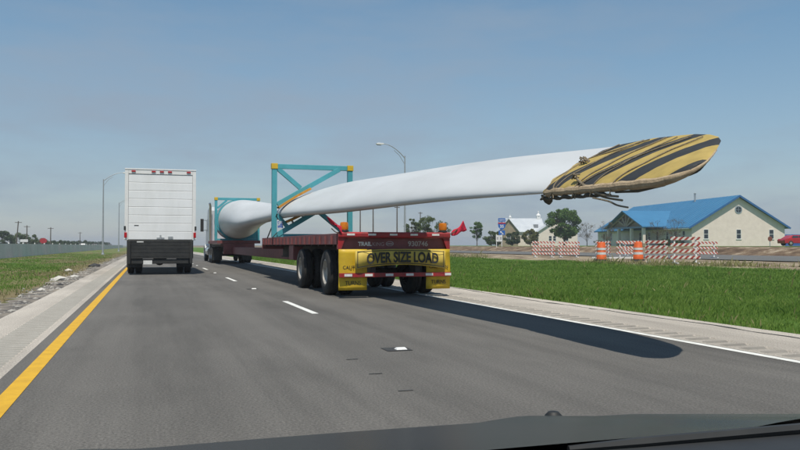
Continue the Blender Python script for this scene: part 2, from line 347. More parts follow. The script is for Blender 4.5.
b = MB(); b.box(7.80, 7.83, -60, 400, -.10, -.002); b.build('slab_edge', M_CONC, shr)
# wandering crack sealed with tar along the outer edge
b = MB(); vs = []; fs = []; y = 2.0; x = 7.55; k = 0
while y < 70:
    w = rnd.uniform(.008, .03) if rnd.random() > .12 else rnd.uniform(.03, .06); vs += [(x-w, y, .004), (x+w, y, .004)]; y += rnd.uniform(.15, .5); x = min(7.7, max(7.38, x + rnd.uniform(-.05, .05))); k += 1
b.add(vs, [(2*i, 2*i+1, 2*i+3, 2*i+2) for i in range(k-1)]); b.build('pavement_crack', M_TAR, shr)
shl = struct(sheet('shoulder_left', -2.14, -1.72, -60, 3000, 0, M_CONC), 'pale concrete shoulder left of the yellow line')
_, ye = rumble('rumble_strip', -1.72, -1.24, -2, 70, .18, .13, .012, M_CONC, pm('left_groove', (.24,.23,.2), (.28,.27,.24), 5, .9), shl)
sheet('shoulder_strip', -1.24, -1.17, -60, 3000, 0, M_CONC, shl); sheet('shoulder_strip', -1.72, -1.24, ye, 3000, 0, M_CONC, shl); sheet('shoulder_strip', -1.72, -1.24, -60, -2, 0, M_CONC, shl)
struct(sheet('broken_edge', -2.75, -2.14, -60, 500, -.006, M_BROKE, ny=1600, edge=.22), 'broken dark pavement edge littered with rubble beside the left shoulder')
struct(sheet('opposite_roadway', -25, -13.4, -100, 3000, -.07, M_ASPH2), 'far roadway beyond the concrete barrier')
# frontage road beyond the verge (slightly curved)
b = MB(); vs = []; fs = []; ny = 60
for j in range(ny+1):
    y = -80 + 500*j/ny; c = 2.5*math.sin((y-40)/55.) if -40 < y < 130 else 2.5*math.sin(90/55.) if y >= 130 else 2.5*math.sin(-80/55.)
    vs += [(33.5+c+rnd.uniform(-.5,.5), y, .275), (49+c*.4+rnd.uniform(-.3,.3), y, .275)]
b.add(vs, [(2*i, 2*i+1, 2*i+3, 2*i+2) for i in range(ny)]); struct(b.build('frontage_road', M_ASPH2), 'grey frontage road under construction beyond the verge')
struct(sheet('driveway', 60, 70.5, 40, 103, 1.07, M_CONC), 'pale paved drive in front of the blue roofed building')

# grass: blades scattered over the verge and the median
def grass(name, n, xr, yr, h0, mat, label, seed, keep=None, dens=1.0):
    r = np.random.default_rng(seed); m = n*5
    x = r.uniform(*xr, m); y = r.uniform(*yr, m); d = np.hypot(x, y); p = np.clip((14/d)**1.25, 0, 1)*dens
    ok = r.uniform(size=m) < p
    if keep is not None: ok &= keep(x, y, r)
    x, y, d = x[ok][:n], y[ok][:n], d[ok][:n]; k = len(x)
    z = np.interp(x, GX, GZ) + np.array([lump(a, c) for a, c in zip(x, y)])
    h = h0*r.uniform(.4, 1.4, k)*(1+.3*np.sin(x*.8+y*.5)+.25*np.sin(x*2.3-y*1.1))*np.where(r.uniform(size=k) < .02, 1.9, 1); w = np.clip(d*.00045, .004, .02)*r.uniform(.7, 1.5, k); a = r.uniform(0, math.pi, k)
    dx, dy = np.cos(a)*w, np.sin(a)*w; lx, ly = r.normal(0, .35, k)*h, r.normal(0, .35, k)*h
    V = np.stack([np.stack([x-dx, y-dy, z-.02], 1), np.stack([x+dx, y+dy, z-.02], 1), np.stack([x+lx*.4+dx*.7, y+ly*.4+dy*.7, z+h*.6], 1), np.stack([x+lx, y+ly, z+h], 1)], 1).reshape(-1, 3)
    i = np.arange(k)*4; F = np.concatenate([np.stack([i, i+1, i+2], 1), np.stack([i, i+2, i+3], 1)])
    o = tri_mesh(name, V, F, mat); o['kind'] = 'stuff'; o['label'] = label; o['category'] = 'grass'; return o
M_BLADEG = leafmat('grass_blades', (.09,.185,.026), (.21,.31,.062), .45)
M_DRYG = leafmat('median_blades', (.12,.13,.04), (.34,.28,.16), .25)
M_WEED = leafmat('weed_blades', (.14,.16,.04), (.30,.27,.13), .25)
grass('verge_grass', 330000, (7.80, 25.2), (5, 110), .07, M_BLADEG, 'dense green grass on the verge right of the highway', 3, lambda x, y, r: x < 24.2+.7*np.sin(y*.35)+.5*np.sin(y*.9))
grass('verge_edge_weeds', 9000, (23.3, 26.5), (16, 90), .22, M_WEED, 'yellowish weeds along the far edge of the verge', 5, lambda x, y, r: (np.sin(x*1.1+y*.37)+np.sin(y*.23)) > .55)
grass('verge_straw', 6000, (7.8, 24.5), (5, 80), .13, M_WEED, 'scattered straw coloured stalks in the green verge', 8, lambda x, y, r: r.uniform(size=len(x)) < np.where(x < 8.25, 1.0, .12))
patch = lambda x, y: np.sin(x*.7+y*.13)+.8*np.sin(y*.21-x*.4+1)+.6*np.sin(y*.47+x*1.3)
grass('median_grass', 45000, (-12.2, -2.7), (10, 130), .07, M_BLADEG, 'short green patches of grass in the median', 4, lambda x, y, r: (patch(x, y)+np.clip((-4.6-x)*.8, -1.7, .5)+r.normal(0,.5,len(x)) > 0) & (r.uniform(size=len(x)) < np.clip((-2.4-x)/1.2, .12, 1)))
grass('median_dry_grass', 30000, (-12.2, -2.7), (10, 130), .06, M_DRYG, 'short dry straw coloured grass in the median', 14, lambda x, y, r: (patch(x, y)+np.clip((-4.6-x)*.8, -1.7, .5)+r.normal(0,.5,len(x)) < .2) & (r.uniform(size=len(x)) < np.clip((-2.4-x)/1.2, .12, 1)))

# ------------------------------------------------------------------ concrete barrier and poles on the left
bar = thing('concrete_barrier', 'long grey concrete barrier wall along the far side of the median', 'barrier', (-12.9, 0, -.12))
seg = None
for k in range(46):
    y = 24 + 9.2*k
    if seg is None:
        b = MB(); b.prism([(-.22,0),(.22,0),(.12,1.42),(-.12,1.42)], 0, 9.17, 'y'); seg = b.build('barrier_segment', M_CONC2, bar, loc=(0, y, 0))
        b = MB(); b.prism([(-.05,0),(.05,0),(.05,.1),(.03,.15),(-.03,.15),(-.05,.1)], 0, .03, 'y'); rf = b.build('barrier_reflector', M_REFW, bar, loc=(0, y+4.6, 1.42))
    else:
        o = seg.copy(); COL.objects.link(o); o.location = (rnd.uniform(-.015,.015), y, 0)
        if k < 26: o = rf.copy(); COL.objects.link(o); o.location = (0, y+4.6, 1.42)
def lamp_post(x, y, zb, h, arm, rise, side, label, group):
    t = thing('street_lamp', label, 'street lamp', (x, y, zb), 0, group)
    b = MB(); b.tube([(0,0,0),(0,0,h*.5),(0,0,h)], [.13,.10,.07], 10); b.build('pole', M_GALV, t, True)
    b = MB(); b.box(-.2,.2,-.2,.2,0,.08); b.tube([(0,0,.08),(0,0,.3)], [.2,.15], 10); b.build('base', M_GALV, t)
    P = [(0,0,h-.25)] + [(side*arm*s, 0, h-.25+(rise+.25)*math.sin(s*math.pi/2)**.9) for s in (.2,.4,.6,.8,1)]
    b = MB(); b.tube(P, [.055,.05,.048,.045,.04,.035], 8); b.build('arm', M_GALV, t, True)
    P2 = [(0,0,h-.95), (side*arm*.25,0,h-.25+(rise)*.22), (side*arm*.5,0,h-.25+rise*.66)]
    b = MB(); b.tube(P2, .03, 6); b.build('arm_brace', M_GALV, t, True)
    hx = side*arm; b = MB(); b.prism([(hx-side*.1, h+rise-.06),(hx+side*.25, h+rise-.14),(hx+side*.75, h+rise-.12),(hx+side*.82, h+rise),(hx+side*.6, h+rise+.08),(hx, h+rise+.06)], -.16, .16, 'y')
    hd = b.build('lamp_head', M_WHITE, t, bevel=.03); b = MB(); b.box(min(hx+side*.25,hx+side*.7), max(hx+side*.25,hx+side*.7), -.12, .12, h+rise-.17, h+rise-.125); b.build('lens', M_GLASS, hd)
lamp_post(-6.0, 116.5, -.18, 10.6, 2.6, 1.0, 1, 'grey street lamp in the median, nearest one left of the white truck', 'median street lamps')
lamp_post(-6.0, 179, -.18, 10.6, 2.6, 1.0, 1, 'smaller farther street lamp close to the left side of the white truck', 'median street lamps')
lamp_post(27.0, 81.6, .24, 10.8, 2.5, 1.25, -1, 'tall grey street lamp rising behind the white blade', None)
def utility_pole(x, y, zb, h, cross, label, lean=0.0, group='far utility poles'):
    t = thing('utility_pole', label, 'utility pole', (x, y, zb), 0, group)
    b = MB(); b.tube([(0,0,0),(lean,0,h)], [.17,.12], 8); b.build('pole', M_WOODP, t, True)
    b = MB(); b.bar((lean-cross/2,0,h-.35),(lean+cross/2,0,h-.35), .12, .14); c = b.build('crossarm', M_WOODP, t)
    for s in (-.45,-.2,.2,.45):
        b = MB(); b.lathe([(0,0),(.05,0),(.07,.08),(.03,.14),(0,.16)], 6, (lean+s*cross,0,h-.27)); b.build('insulator', M_GALV, c)
utility_pole(46.7, 174, 1, 9.0, 2.4, 'leftmost of three thin utility poles showing above the trailer')
utility_pole(46.8, 163.5, 1, 8.8, 2.4, 'middle of three thin utility poles showing above the trailer')
utility_pole(51.8, 162, 1, 8.8, 1.2, 'rightmost of three thin utility poles, beside the street lamp')
utility_pole(-32.3, 221, 0, 7.4, 1.6, 'leftmost leaning utility pole in the trees beyond the barrier', .5)
utility_pole(-32.6, 242, 0, 6.8, 1.6, 'second utility pole from the left, behind the white sign')
utility_pole(-27.3, 250, 0, 6.5, 1.6, 'utility pole right of the red sign beyond the barrier')
utility_pole(-27.4, 356, 0, 6.8, 1.6, 'faint far utility pole left of the nearest median lamp')
utility_pole(72.4, 205, 1, 9.5, 1.2, 'thin utility pole behind the small tree left of the blue highway sign')
def post_sign(x, y, zb, zc_, w, h, shape, mat, label, rz=0):
    t = thing('road_sign', label, 'sign', (x, y, zb), rz); zc_ -= zb
    b = MB(); b.box(-.04,.04,.02,.08,0,zc_+h/2); b.build('post', M_GALV, t)
    poly = [(-w/2,zc_-h/2),(w/2,zc_-h/2),(w/2,zc_+h/2),(-w/2,zc_+h/2)] if shape == 'rect' else [(w/2*math.cos(R(22.5+45*k)), zc_+h/2*math.sin(R(22.5+45*k))) for k in range(8)]
    b = MB(); b.prism(poly, -.005, .018, 'y'); return t, b.build('sign_plate', mat, t)
post_sign(-22.7+.0, 165, -.1, 2.05, 1.35, .5, 'rect', M_WHITE, 'small white rectangular sign beyond the barrier')
post_sign(-19.2, 164, -.1, 2.05, 1.35, 1.1, 'oct', pm('red_sign', (.42,.03,.04), (.32,.03,.035), 6, .6), 'faded red sign on a post beyond the barrier')

# ------------------------------------------------------------------ wheels
def wheel(parent, x, y, r, w, rim_side, rimmat=None, rr=.56):
    """x = centre, rim_side -1 / +1 outer face"""
    b = MB(); h = w/2
    b.lathe([(r*rr,-h*.8),(r*.62,-h),(r*.86,-h),(r*.96,-h*.82),(r,-h*.6),(r,-h*.3),(r*.975,-h*.28),(r*.975,-h*.2),(r,-h*.18),(r,h*.18),(r*.975,h*.2),(r*.975,h*.28),(r,h*.3),(r,h*.6),(r*.96,h*.82),(r*.86,h),(r*.62,h),(r*rr,h*.8),(r*rr,-h*.8)], 32, (x, y, r), 'x')
    t = b.build('tyre', M_RUB, parent, True)
    s = rim_side; b = MB(); b.lathe([(r*rr,-s*h*.8),(r*(rr+.02),s*h*.86),(r*(rr-.03),s*h*.9),(r*(rr-.07),s*h*.5),(r*.36,s*h*.1),(r*.30,s*h*.15),(r*.20,s*h*.2),(r*.19,s*h*.55),(r*.08,s*h*.62),(0,s*h*.62)], 24, (x, y, r), 'x')
    b.build('rim', rimmat or M_RIM, t, True); return t

# ------------------------------------------------------------------ white box truck
bt = thing('box_truck', 'white box truck seen from behind in the left lane', 'truck', (.46, 31.3, 0)); hw_ = 1.31
b = MB(); b.box(-hw_, hw_, .06, 7.6, 1.33, 4.06); b.build('cargo_box', M_BOX, bt, bevel=.02)
b = MB()
for s in (-1, 1): b.box(min(s*hw_, s*(hw_-.13)), max(s*hw_, s*(hw_-.13)), 0, .058, 1.33, 4.06)
b.box(-hw_+.131, hw_-.131, 0, .058, 3.86, 4.06); b.box(-hw_-.005, hw_+.005, -.015, 0, 4.02, 4.065); b.build('door_frame', M_WHITE, bt, bevel=.008)
dr = MB(); dr.box(-1.175, 1.175, .05, .057, 1.34, 3.85); dr = dr.build('roll_up_door', pm('door_gap', (.7,.7,.69), None, 3), bt)
for k in range(8):
    z = 1.345 + k*.313; b = MB(); b.prism([(.05,z+.004),(.024,z+.006),(.018,z+.012),(.018,z+.295),(.024,z+.306),(.05,z+.309)], -1.172, 1.172, 'x'); b.build('door_panel', M_BOX, dr)
b = MB(); b.box(-.14,.14,-.012,.018,1.37,1.43); b.box(-.03,.03,-.03,-.012,1.36,1.52); b.build('door_latch', M_GALV, dr)
b = MB(); b.box(.28,.46,-.008,.018,1.38,1.47); b.build('pull_handle', M_GALV, dr)
b = MB(); b.box(-.96,-.80,.012,.018,1.87,1.90); b.build('decal', M_INK, dr)
for x in (-1.0, -.27, .03, .33, 1.03):
    b = MB(); b.box(x-.075, x+.075, -.03, -.001, 3.93, 3.985); b.build('marker_light', M_REFR, bt, bevel=.008)
for s in (-1, 1):
    b = MB(); b.box(s*1.27-.05, s*1.27+.05, -.04, -.001, 1.42, 1.62); b.build('tail_light', M_REFR, bt, bevel=.01)
    b = MB(); b.box(s*1.30-.035, s*1.30+.035, -.03, -.001, 1.70, 1.86); b.build('hinge', M_BLK, bt)
    b = MB(); b.box(s*1.31-.03, s*1.31+.03, -.03, -.001, 1.36, 1.41); b.build('side_marker', M_REFW, bt)
# folded lift gate, bumper, underbody
b = MB(); b.box(-1.22, 1.22, -.06, .05, .62, 1.325); b.build('lift_gate', M_BLK, bt, bevel=.01)
for z in (.72,.86,1.0,1.14,1.26):
    b = MB(); b.box(-1.15, 1.15, -.066, -.061, z-.012, z+.012); b.build('gate_rib', M_BLK, bt)
for s in (-1, 1):
    b = MB(); b.bar((s*1.14,-.10,.42),(s*1.14,-.10,1.30),.10,.08); b.build('gate_post', M_BLK, bt, bevel=.008)
b = MB(); b.box(-.86,-.62,-.07,-.062,1.24,1.28); b.build('decal', M_REFW, bt)
b = MB(); b.box(-1.05,1.05,-.02,.10,.42,.60); b.build('rear_bumper', M_BLK, bt, bevel=.015)
b = MB(); b.box(-.62,-.30,-.035,-.022,.40,.55); b.build('licence_plate', M_REFW, bt)
b = MB()
for s in (-1, 1): b.box(s*.45-.05, s*.45+.05, .1, 9.4, .75, 1.0)
for y in (.5,2,4,6): b.box(-1.2,1.2,y,y+.1,1.0,1.33)
b.box(-.25,.25,.9,1.2,.45,.7); b.build('chassis', M_DKSTEEL, bt)
b = MB(); b.tube([(-1.0,1.9,.5),(1.0,1.9,.5)], .07, 8); b.lathe([(0,-.2),(.16,-.14),(.19,0),(.16,.14),(0,.2)], 12, (0,1.9,.5), 'y'); b.build('rear_axle', M_DKSTEEL, bt, True)
for s in (-1, 1):
    for k, xo in enumerate((1.10, .80)): wheel(bt, s*xo, 1.9, .5, .26, s, M_WHITE)
    b = MB(); b.box(s*.95-.3, s*.95+.3, 1.28, 1.30, .25, .98); b.build('mud_flap', M_BLK, bt)
    wheel(bt, s*1.02, 8.6, .5, .26, s, M_WHITE)
b = MB(); b.prism([(7.75,.55),(7.75,2.7),(8.9,2.7),(9.5,1.9),(10.1,1.75),(10.15,.55)], -1.1, 1.1, 'x'); b.build('cab', M_WHITE, bt, bevel=.06)
for s in (-1, 1):
    b = MB(); b.bar((s*1.1,8.9,2.2),(s*1.36,8.85,2.2),.03,.03); b.box(s*1.42-.09, s*1.42+.09, 8.8, 8.9, 1.75, 2.25); b.build('mirror', M_BLK, bt)

# ------------------------------------------------------------------ flatbed trailer
tr = thing('flatbed_trailer', 'maroon extendable flatbed trailer with yellow oversize load banner', 'trailer', (5.1, 16.1, 0)); w2 = 1.27
b = MB(); b.box(-1.23, 1.23, .16, 11.4, 1.24, 1.35); b.build('deck', pm('deck_wood', (.16,.10,.07), (.10,.07,.05), 4, .85, stretch=(3,.3,1)), tr)
for s in (-1, 1):
    b = MB(); x0, x1 = sorted((s*1.235, s*w2)); b.box(x0, x1, .02, 11.4, 1.14, 1.38); rl = b.build('side_rail', M_MAROON, tr, bevel=.006)
    for k in range(18):
        y = .5+k*.615; b = MB(); xa, xb = sorted((s*(w2+.001), s*(w2+.045))); b.box(xa, xb, y, y+.11, 1.15, 1.34); b.build('stake_pocket', M_MAROON, rl)
        b = MB(); xa, xb = sorted((s*(w2+.001), s*(w2+.006))); b.box(xa, xb, y+.16, y+.30, 1.16, 1.22); b.build('reflector', pm('worn_reflector', (.5,.42,.40), (.3,.2,.2), 14, .5), rl)
    b = MB(); b.box(s*.5-.07, s*.5+.07, .3, 11.6, .72, .76); b.box(s*.5-.07, s*.5+.07, .3, 11.6, 1.18, 1.235); b.box(s*.5-.02, s*.5+.02, .3, 11.6, .76, 1.18); b.build('frame_beam', M_DKSTEEL, tr)
b = MB()
for k in range(14): b.box(-1.22, 1.22, .6+k*.8, .68+k*.8, 1.1, 1.235)
b.build('cross_member', M_DKSTEEL, tr)
b = MB(); b.box(-w2, w2, 11.401, 11.5, 1.0, 1.38); b.build('front_rail', M_MAROON, tr)
b = MB(); b.box(-.36, .36, 8.5, 30.6, .62, 1.02); b.build('extension_beam', M_MAROON, tr, bevel=.02)
b = MB(); b.box(-1.25,1.25, 30.4, 37.6, 1.24, 1.42); b.build('front_deck', M_MAROON, tr, bevel=.01)
b = MB(); b.box(-.9,.9, 30.3, 30.4, .62, 1.235); b.box(-.45,.45,30.5,37.4,.95,1.235); b.build('gooseneck', M_MAROON, tr)
b = MB(); b.box(-1.22, -.95, 5.6, 6.3, .72, 1.135); b.build('tool_box', M_MAROON, tr, bevel=.01)
b = MB(); b.box(.95, 1.22, 5.6, 6.3, .72, 1.135); b.build('tool_box', M_MAROON, tr, bevel=.01)
# tandem spread axles
for y in (1.3, 4.35):
    b = MB(); b.tube([(-1.0,y,.52),(1.0,y,.52)], .075, 10); b.bar((-.5,y-.5,.75),(-.5,y+.1,.5),.1,.14); b.bar((.5,y-.5,.75),(.5,y+.1,.5),.1,.14); b.build('axle', M_DKSTEEL, tr)
    for s in (-1, 1):
        for xo in (1.13, .79): wheel(tr, s*xo, y, .515, .285, s)
# rear end
rb = MB(); rb.prism([(-.04,1.28),(-.06,1.31),(-.06,1.38),(-.03,1.41),(.1,1.41),(.1,1.28)], -w2, w2, 'x'); rb = rb.build('rear_bar', M_RED, tr, bevel=.006)
for x in (-1.0,-.53,-.05,.42,.92):
    b = MB(); b.box(x-.085, x+.085, -.066, -.061, 1.335, 1.375); b.build('reflective_patch', M_REFW, rb)
rp_ = MB(); rp_.box(-w2+.05, w2-.05, .06, .1, 1.04, 1.275); rp_ = rp_.build('rear_panel', M_MAROON, tr)
for s in (-1, 1):
    b = MB(); b.prism([(s*w2,1.04),(s*w2,1.28),(s*(w2-.16),1.28),(s*(w2-.07),1.04)], -.02, .1, 'y'); b.build('corner_gusset', M_RED, tr)
text('lettering', 'TRAIL', .1, M_REFW, rp_, (-.66,.058,1.155), width=.30, height=.09, bold=.004)
text('lettering', 'KING', .1, pm('faded_white', (.42,.34,.33), (.3,.2,.2), 20, .7), rp_, (-.36,.058,1.15), width=.26, height=.08)
b = MB(); pts = [(.09*math.cos(t), .055*math.sin(t)) for t in np.linspace(0, 2*math.pi, 25)[:-1]]
b.add([(-.10+x, .056, 1.16+z) for x, z in pts] + [(-.10+x*.78, .056, 1.16+z*.72) for x, z in pts], [(i, (i+1)%24, 24+(i+1)%24, 24+i) for i in range(24)]); b.box(-.16,-.04,.054,.058,1.145,1.172); b.build('oval_emblem', pm('emblem_grey', (.4,.36,.36), (.28,.2,.2), 12, .6), rp_)
text('trailer_number', '930746', .1, pm('number_white', (.50,.47,.43), (.36,.3,.28), 20, .7), rp_, (.55,.058,1.16), width=.46, height=.115, bold=.002)
def flap(cx, w, label):
    b = MB(); vs = []; n = 10
    for j in range(n+1):
        z = 1.04 - .87*j/n
        for i in range(5): vs.append((cx-w/2+w*i/4, -.03+.012*math.sin(i*1.7+j*.8), z))
    b.add(vs, [(j*5+i, j*5+i+1, (j+1)*5+i+1, (j+1)*5+i) for j in range(n) for i in range(4)]); o = b.build('mud_flap', M_VINYL, tr, True)
    mo = o.modifiers.new('thick', 'SOLIDIFY'); mo.thickness = .012; return o
f1 = flap(-.95, .62, ''); f2 = flap(.99, .56, '')
for f, x in ((f1,-.95),(f2,.99)):
    text('lettering', 'CAUTION', .1, M_INK, f, (x-(.0 if x < 0 else 0),-.050,.655), width=.44, height=.07)
    text('lettering', 'WIDE', .1, M_INK, f, (x,-.050,.49), width=.30, height=.09)
    text('lettering', 'TURNS', .1, M_INK, f, (x,-.050,.325), width=.34, height=.085)
ub = MB(); ub.box(-w2+.01, w2-.01, -.12, -.06, .445, .535); ub = ub.build('underride_bar', M_RED, tr, bevel=.006)
for x in (-1.07,-.62,-.16,.30,.75,1.2):
    b = MB(); b.box(x-.085, x+min(.085,1.258-x), -.125, -.121, .465, .518); b.build('reflective_patch', M_REFW, ub)
b = MB()
for s in (-1, 1): b = MB(); b.box(s*.5-.05, s*.5+.05, -.06, .3, .48, 1.0); b.build('underride_post', M_DKSTEEL, tr)
arch = lambda x: -.055*(x/1.0)**2
bn = MB(); vs = []; n = 28
for i in range(n+1):
    x = -.93 + 2.04*i/n; u = (x-.09)/1.02; zt = 1.045-.035*u*u; zb = .705-.095*u*u
    vs += [(x, -.15-.02*math.sin(i*.9), zt), (x, -.155-.015*math.sin(i*.7), (zt+zb)/2), (x, -.15-.02*math.sin(i*1.1), zb)]
bn.add(vs, [(3*i+k, 3*i+k+1, 3*i+k+4, 3*i+k+3) for i in range(n) for k in range(2)]); bn = bn.build('oversize_banner', M_BANNER, tr, True); mo = bn.modifiers.new('thick', 'SOLIDIFY'); mo.thickness = .008
text('lettering', 'OVER SIZE LOAD', .2, M_INK, bn, (.13,-.182,.875), width=1.62, height=.235, warp=lambda x: -.055*(x/.95)**2, bold=.006)
b = MB(); vs = []
for i in range(n+1):
    x = -.89 + 1.96*i/n; u = (x-.09)/1.02; zt = 1.025-.035*u*u; zb = .73-.095*u*u
    vs += [(x,-.18,zt),(x,-.18,zt-.016),(x,-.18,zb+.016),(x,-.18,zb)]
b.add(vs, [(4*i+k, 4*i+k+1, 4*i+k+5, 4*i+k+4) for i in range(n) for k in (0,2)])
for x in (-.89, 1.055): b.box(x, x+.016, -.183, -.179, .66, 1.0)
b.build('banner_border', M_INK, bn)
for s, x in ((-1,-1.12),(1,1.13)):
    bc = MB(); bc.lathe([(0,0),(.10,0),(.10,.03),(.07,.05)], 16, (x,.05,1.41)); bc = bc.build('beacon', M_BLK, tr, True)
    b = MB(); b.lathe([(.088,.05),(.092,.09),(.09,.17),(.078,.205),(.0,.215)], 16, (x,.05,1.41)); b.build('amber_lens', M_AMBER, bc, True)
# red warning flags on short staffs at both corners
def flag(x, side, label, pts):
    t = thing('warning_flag', label, 'flag', (5.1+x, 16.05, 1.36))
    b = MB(); b.tube([(0,0,0),(side*.12,0,.05),(side*.20,0,.12)], .012, 6); b.build('staff', M_WOODP, t)
    m = 9; vs = []
    for i in range(m):
        for j in range(6):
            u, v = i/(m-1), j/5; a = Vector(pts[0]).lerp(Vector(pts[1]), u); c = Vector(pts[3]).lerp(Vector(pts[2]), u); p = a.lerp(c, v)
            p.y += .05*math.sin(u*7+v*2); p.z += .02*math.sin(u*9-v*3); vs.append(p)
    b = MB(); b.add(vs, [(i*6+j, (i+1)*6+j, (i+1)*6+j+1, i*6+j+1) for i in range(m-1) for j in range(5)]); o = b.build('cloth', M_FLAG, t, True); mo = o.modifiers.new('thick','SOLIDIFY'); mo.thickness = .004
flag(1.24, 1, 'bright red warning flag blowing at the right corner of the trailer', [(.05,0,.03),(.38,.05,.31),(.46,.05,.11),(.10,0,-.02)])
flag(-1.22, -1, 'red pointed warning flag at the left corner of the trailer', [(.10,0,.10),(-.30,.0,.36),(-.27,.0,.31),(.10,0,-.06)])

# ------------------------------------------------------------------ tractor
tt = thing('semi_tractor', 'pale sleeper cab semi tractor pulling the turbine blade', 'truck', (5.1, 50.5, 0))
b = MB()
for s in (-1, 1): b.box(s*.42-.05, s*.42+.05, -.3, 9.0, .78, 1.05)
b.box(-.9,.9,-.35,-.28,.75,1.0); b.build('chassis', M_DKSTEEL, tt)
for y in (.6, 1.95):
    b = MB(); b.tube([(-1.0,y,.52),(1.0,y,.52)], .08, 8); b.build('axle', M_DKSTEEL, tt)
    for s in (-1, 1):
        for xo in (1.12,.79): wheel(tt, s*xo, y, .515, .28, s, M_CHROME)
for s in (-1, 1):
    wheel(tt, s*1.05, 7.7, .515, .28, s, M_CHROME)
    b = MB(); b.box(s*.93-.3, s*.93+.3, -.2, -.17, .2, .95); b.build('mud_flap', M_BLK, tt)
    b = MB(); b.tube([(s*.98,3.4,.72),(s*.98,5.4,.72)], .32, 14); b.build('fuel_tank', M_CHROME, tt, True)
    b = MB(); b.tube([(s*1.12,3.05,.9),(s*1.12,3.05,3.7),(s*1.18,2.9,3.95)], .075, 10); b.build('exhaust_stack', M_CHROME, tt, True)
    b = MB(); b.bar((s*1.15,6.2,2.9),(s*1.42,6.1,2.9),.03,.03); b.bar((s*1.15,6.2,2.2),(s*1.42,6.1,2.2),.03,.03); b.box(s*1.47-.11, s*1.47+.11, 6.05, 6.16, 2.1, 3.0); b.build('mirror', M_BLK, tt, bevel=.02)
    b = MB(); b.prism([(y, z) for y, z in ((7.0,.5),(7.05,.95),(7.35,1.2),(8.0,1.2),(8.35,.95),(8.4,.5),(8.25,.5),(8.2,.85),(7.95,1.1),(7.45,1.1),(7.2,.85),(7.15,.5))], s*.9, s*1.2, 'x'); b.build('fender', M_TRUCKW, tt)
b = MB(); b.prism([(3.3,1.05),(3.3,3.5),(3.9,3.75),(5.3,3.6),(5.8,3.0),(6.6,2.95),(6.9,2.1),(7.0,1.05)], -1.14, 1.14, 'x'); cb = b.build('cab', M_TRUCKW, tt, bevel=.05)
b = MB(); b.prism([(7.0,1.0),(6.95,2.1),(8.7,1.85),(8.85,1.0)], -.85, .85, 'x'); b.build('bonnet', M_TRUCKW, tt, bevel=.05)
for s in (-1, 1):
    b = MB(); x0, x1 = sorted((s*1.141, s*1.15)); b.box(x0, x1, 5.6, 6.5, 2.15, 2.8); b.build('side_window', M_GLASS, cb)
    b = MB(); b.box(x0, x1, 3.6, 6.7, 1.15, 1.2); b.build('trim_strip', M_BLUE, cb)
b = MB(); b.box(-1.0,1.0,3.28,3.298,1.2,3.3); b.build('sleeper_rear_panel', M_TRUCKW, cb)
b = MB(); b.box(-.9,.9,8.86,9.1,.45,.75); b.build('front_bumper', M_CHROME, tt, bevel=.03)

# ------------------------------------------------------------------ turbine blade
KEY = [ # Y, near(x,z), far(x,z), thickness, roundness
 (8.5,4.61,1.77,5.62,2.37,.15,0),(12,4.52,1.87,5.62,2.58,.24,0),(18,4.36,1.95,5.70,2.84,.34,0),(25,4.05,2.08,5.88,3.10,.46,.0),(30,4.0,2.10,6.0,3.0,.56,.25),
 (34,4.03,2.1,6.03,2.97,.66,.45),(38,4.06,2.1,6.08,3.02,1.0,.8),(42,4.12,2.15,6.08,3.15,1.55,1),(45,4.12,2.10,6.08,3.19,2.12,1),(47.0,4.12,2.09,6.08,3.20,2.2,1),(49.4,4.12,2.09,6.08,3.20,2.22,1)]
TIP = [(8.5,-.51,.67,.15),(7.7,-.55,.65,.13),(7.1,-.58,.555,.12),(6.8,-.59,.49,.11),(6.5,-.605,.40,.10),(6.27,-.61,.29,.09),(6.1,-.60,.16,.08),(5.97,-.56,-.02,.07),(5.88,-.52,-.18,.06),(5.84,-.47,-.29,.05),(5.825,-.41,-.35,.03)]
def cubic(keys, y):
    i = 0
    while i < len(keys)-2 and y > keys[i+1][0]: i += 1
    k0, k1 = keys[i], keys[i+1]; km = keys[max(i-1,0)]; kp = keys[min(i+2,len(keys)-1)]
    h = k1[0]-k0[0]; t = (y-k0[0])/h; res = []
    for c in range(1, len(k0)):
        m0 = (k1[c]-km[c])/(k1[0]-km[0]); m1 = (kp[c]-k0[c])/(kp[0]-k0[0])
        res.append((2*t**3-3*t**2+1)*k0[c] + (t**3-2*t**2+t)*h*m0 + (-2*t**3+3*t**2)*k1[c] + (t**3-t**2)*h*m1)
    return res
NP = 44
def section(near, far, th, rd, grow=0.0, y=0):
    near, far = Vector(near), Vector(far); c = (far-near).length; d = (far-near)/c; nrm = Vector((-d.y, d.x))
    near = near - d*grow; c += 2*grow; th += 2*grow; L = []
    for k in range(NP):
        a = 2*math.pi*k/NP; u = (1-math.cos(a))/2; el = math.sin(a)*th/2
        yt = 5*(.2969*math.sqrt(u)-.126*u-.3516*u*u+.2843*u**3-.1015*u**4)*th   # rounded edge towards the near side
        af = yt*(1 if math.sin(a) >= 0 else -1)*1.0
        p = near + d*(u*c) + nrm*(el*rd + af*(1-rd)); L.append((p.x, y, p.y))
    return L
def loft(secs, cap0=True, cap1=True):
    b = MB(); vs = [p for s in secs for p in s]; n = len(secs[0])
    fs = [(i*n+k, i*n+(k+1)%n, (i+1)*n+(k+1)%n, (i+1)*n+k) for i in range(len(secs)-1) for k in range(n)]
    if cap0: fs.append(tuple(range(n-1,-1,-1)))
    if cap1: fs.append(tuple((len(secs)-1)*n+k for k in range(n)))
    return b.add(vs, fs)
ut = Vector((math.cos(tilt), math.sin(tilt))); pt0 = Vector((5.05, 2.03))
tipsec = lambda grow, lo=0, hi=99: [section(pt0+ut*sn, pt0+ut*sf, th, .25, grow, y - (grow if y < 5.9 else 0)) for y, sn, sf, th in TIP[::-1] if lo <= y <= hi]
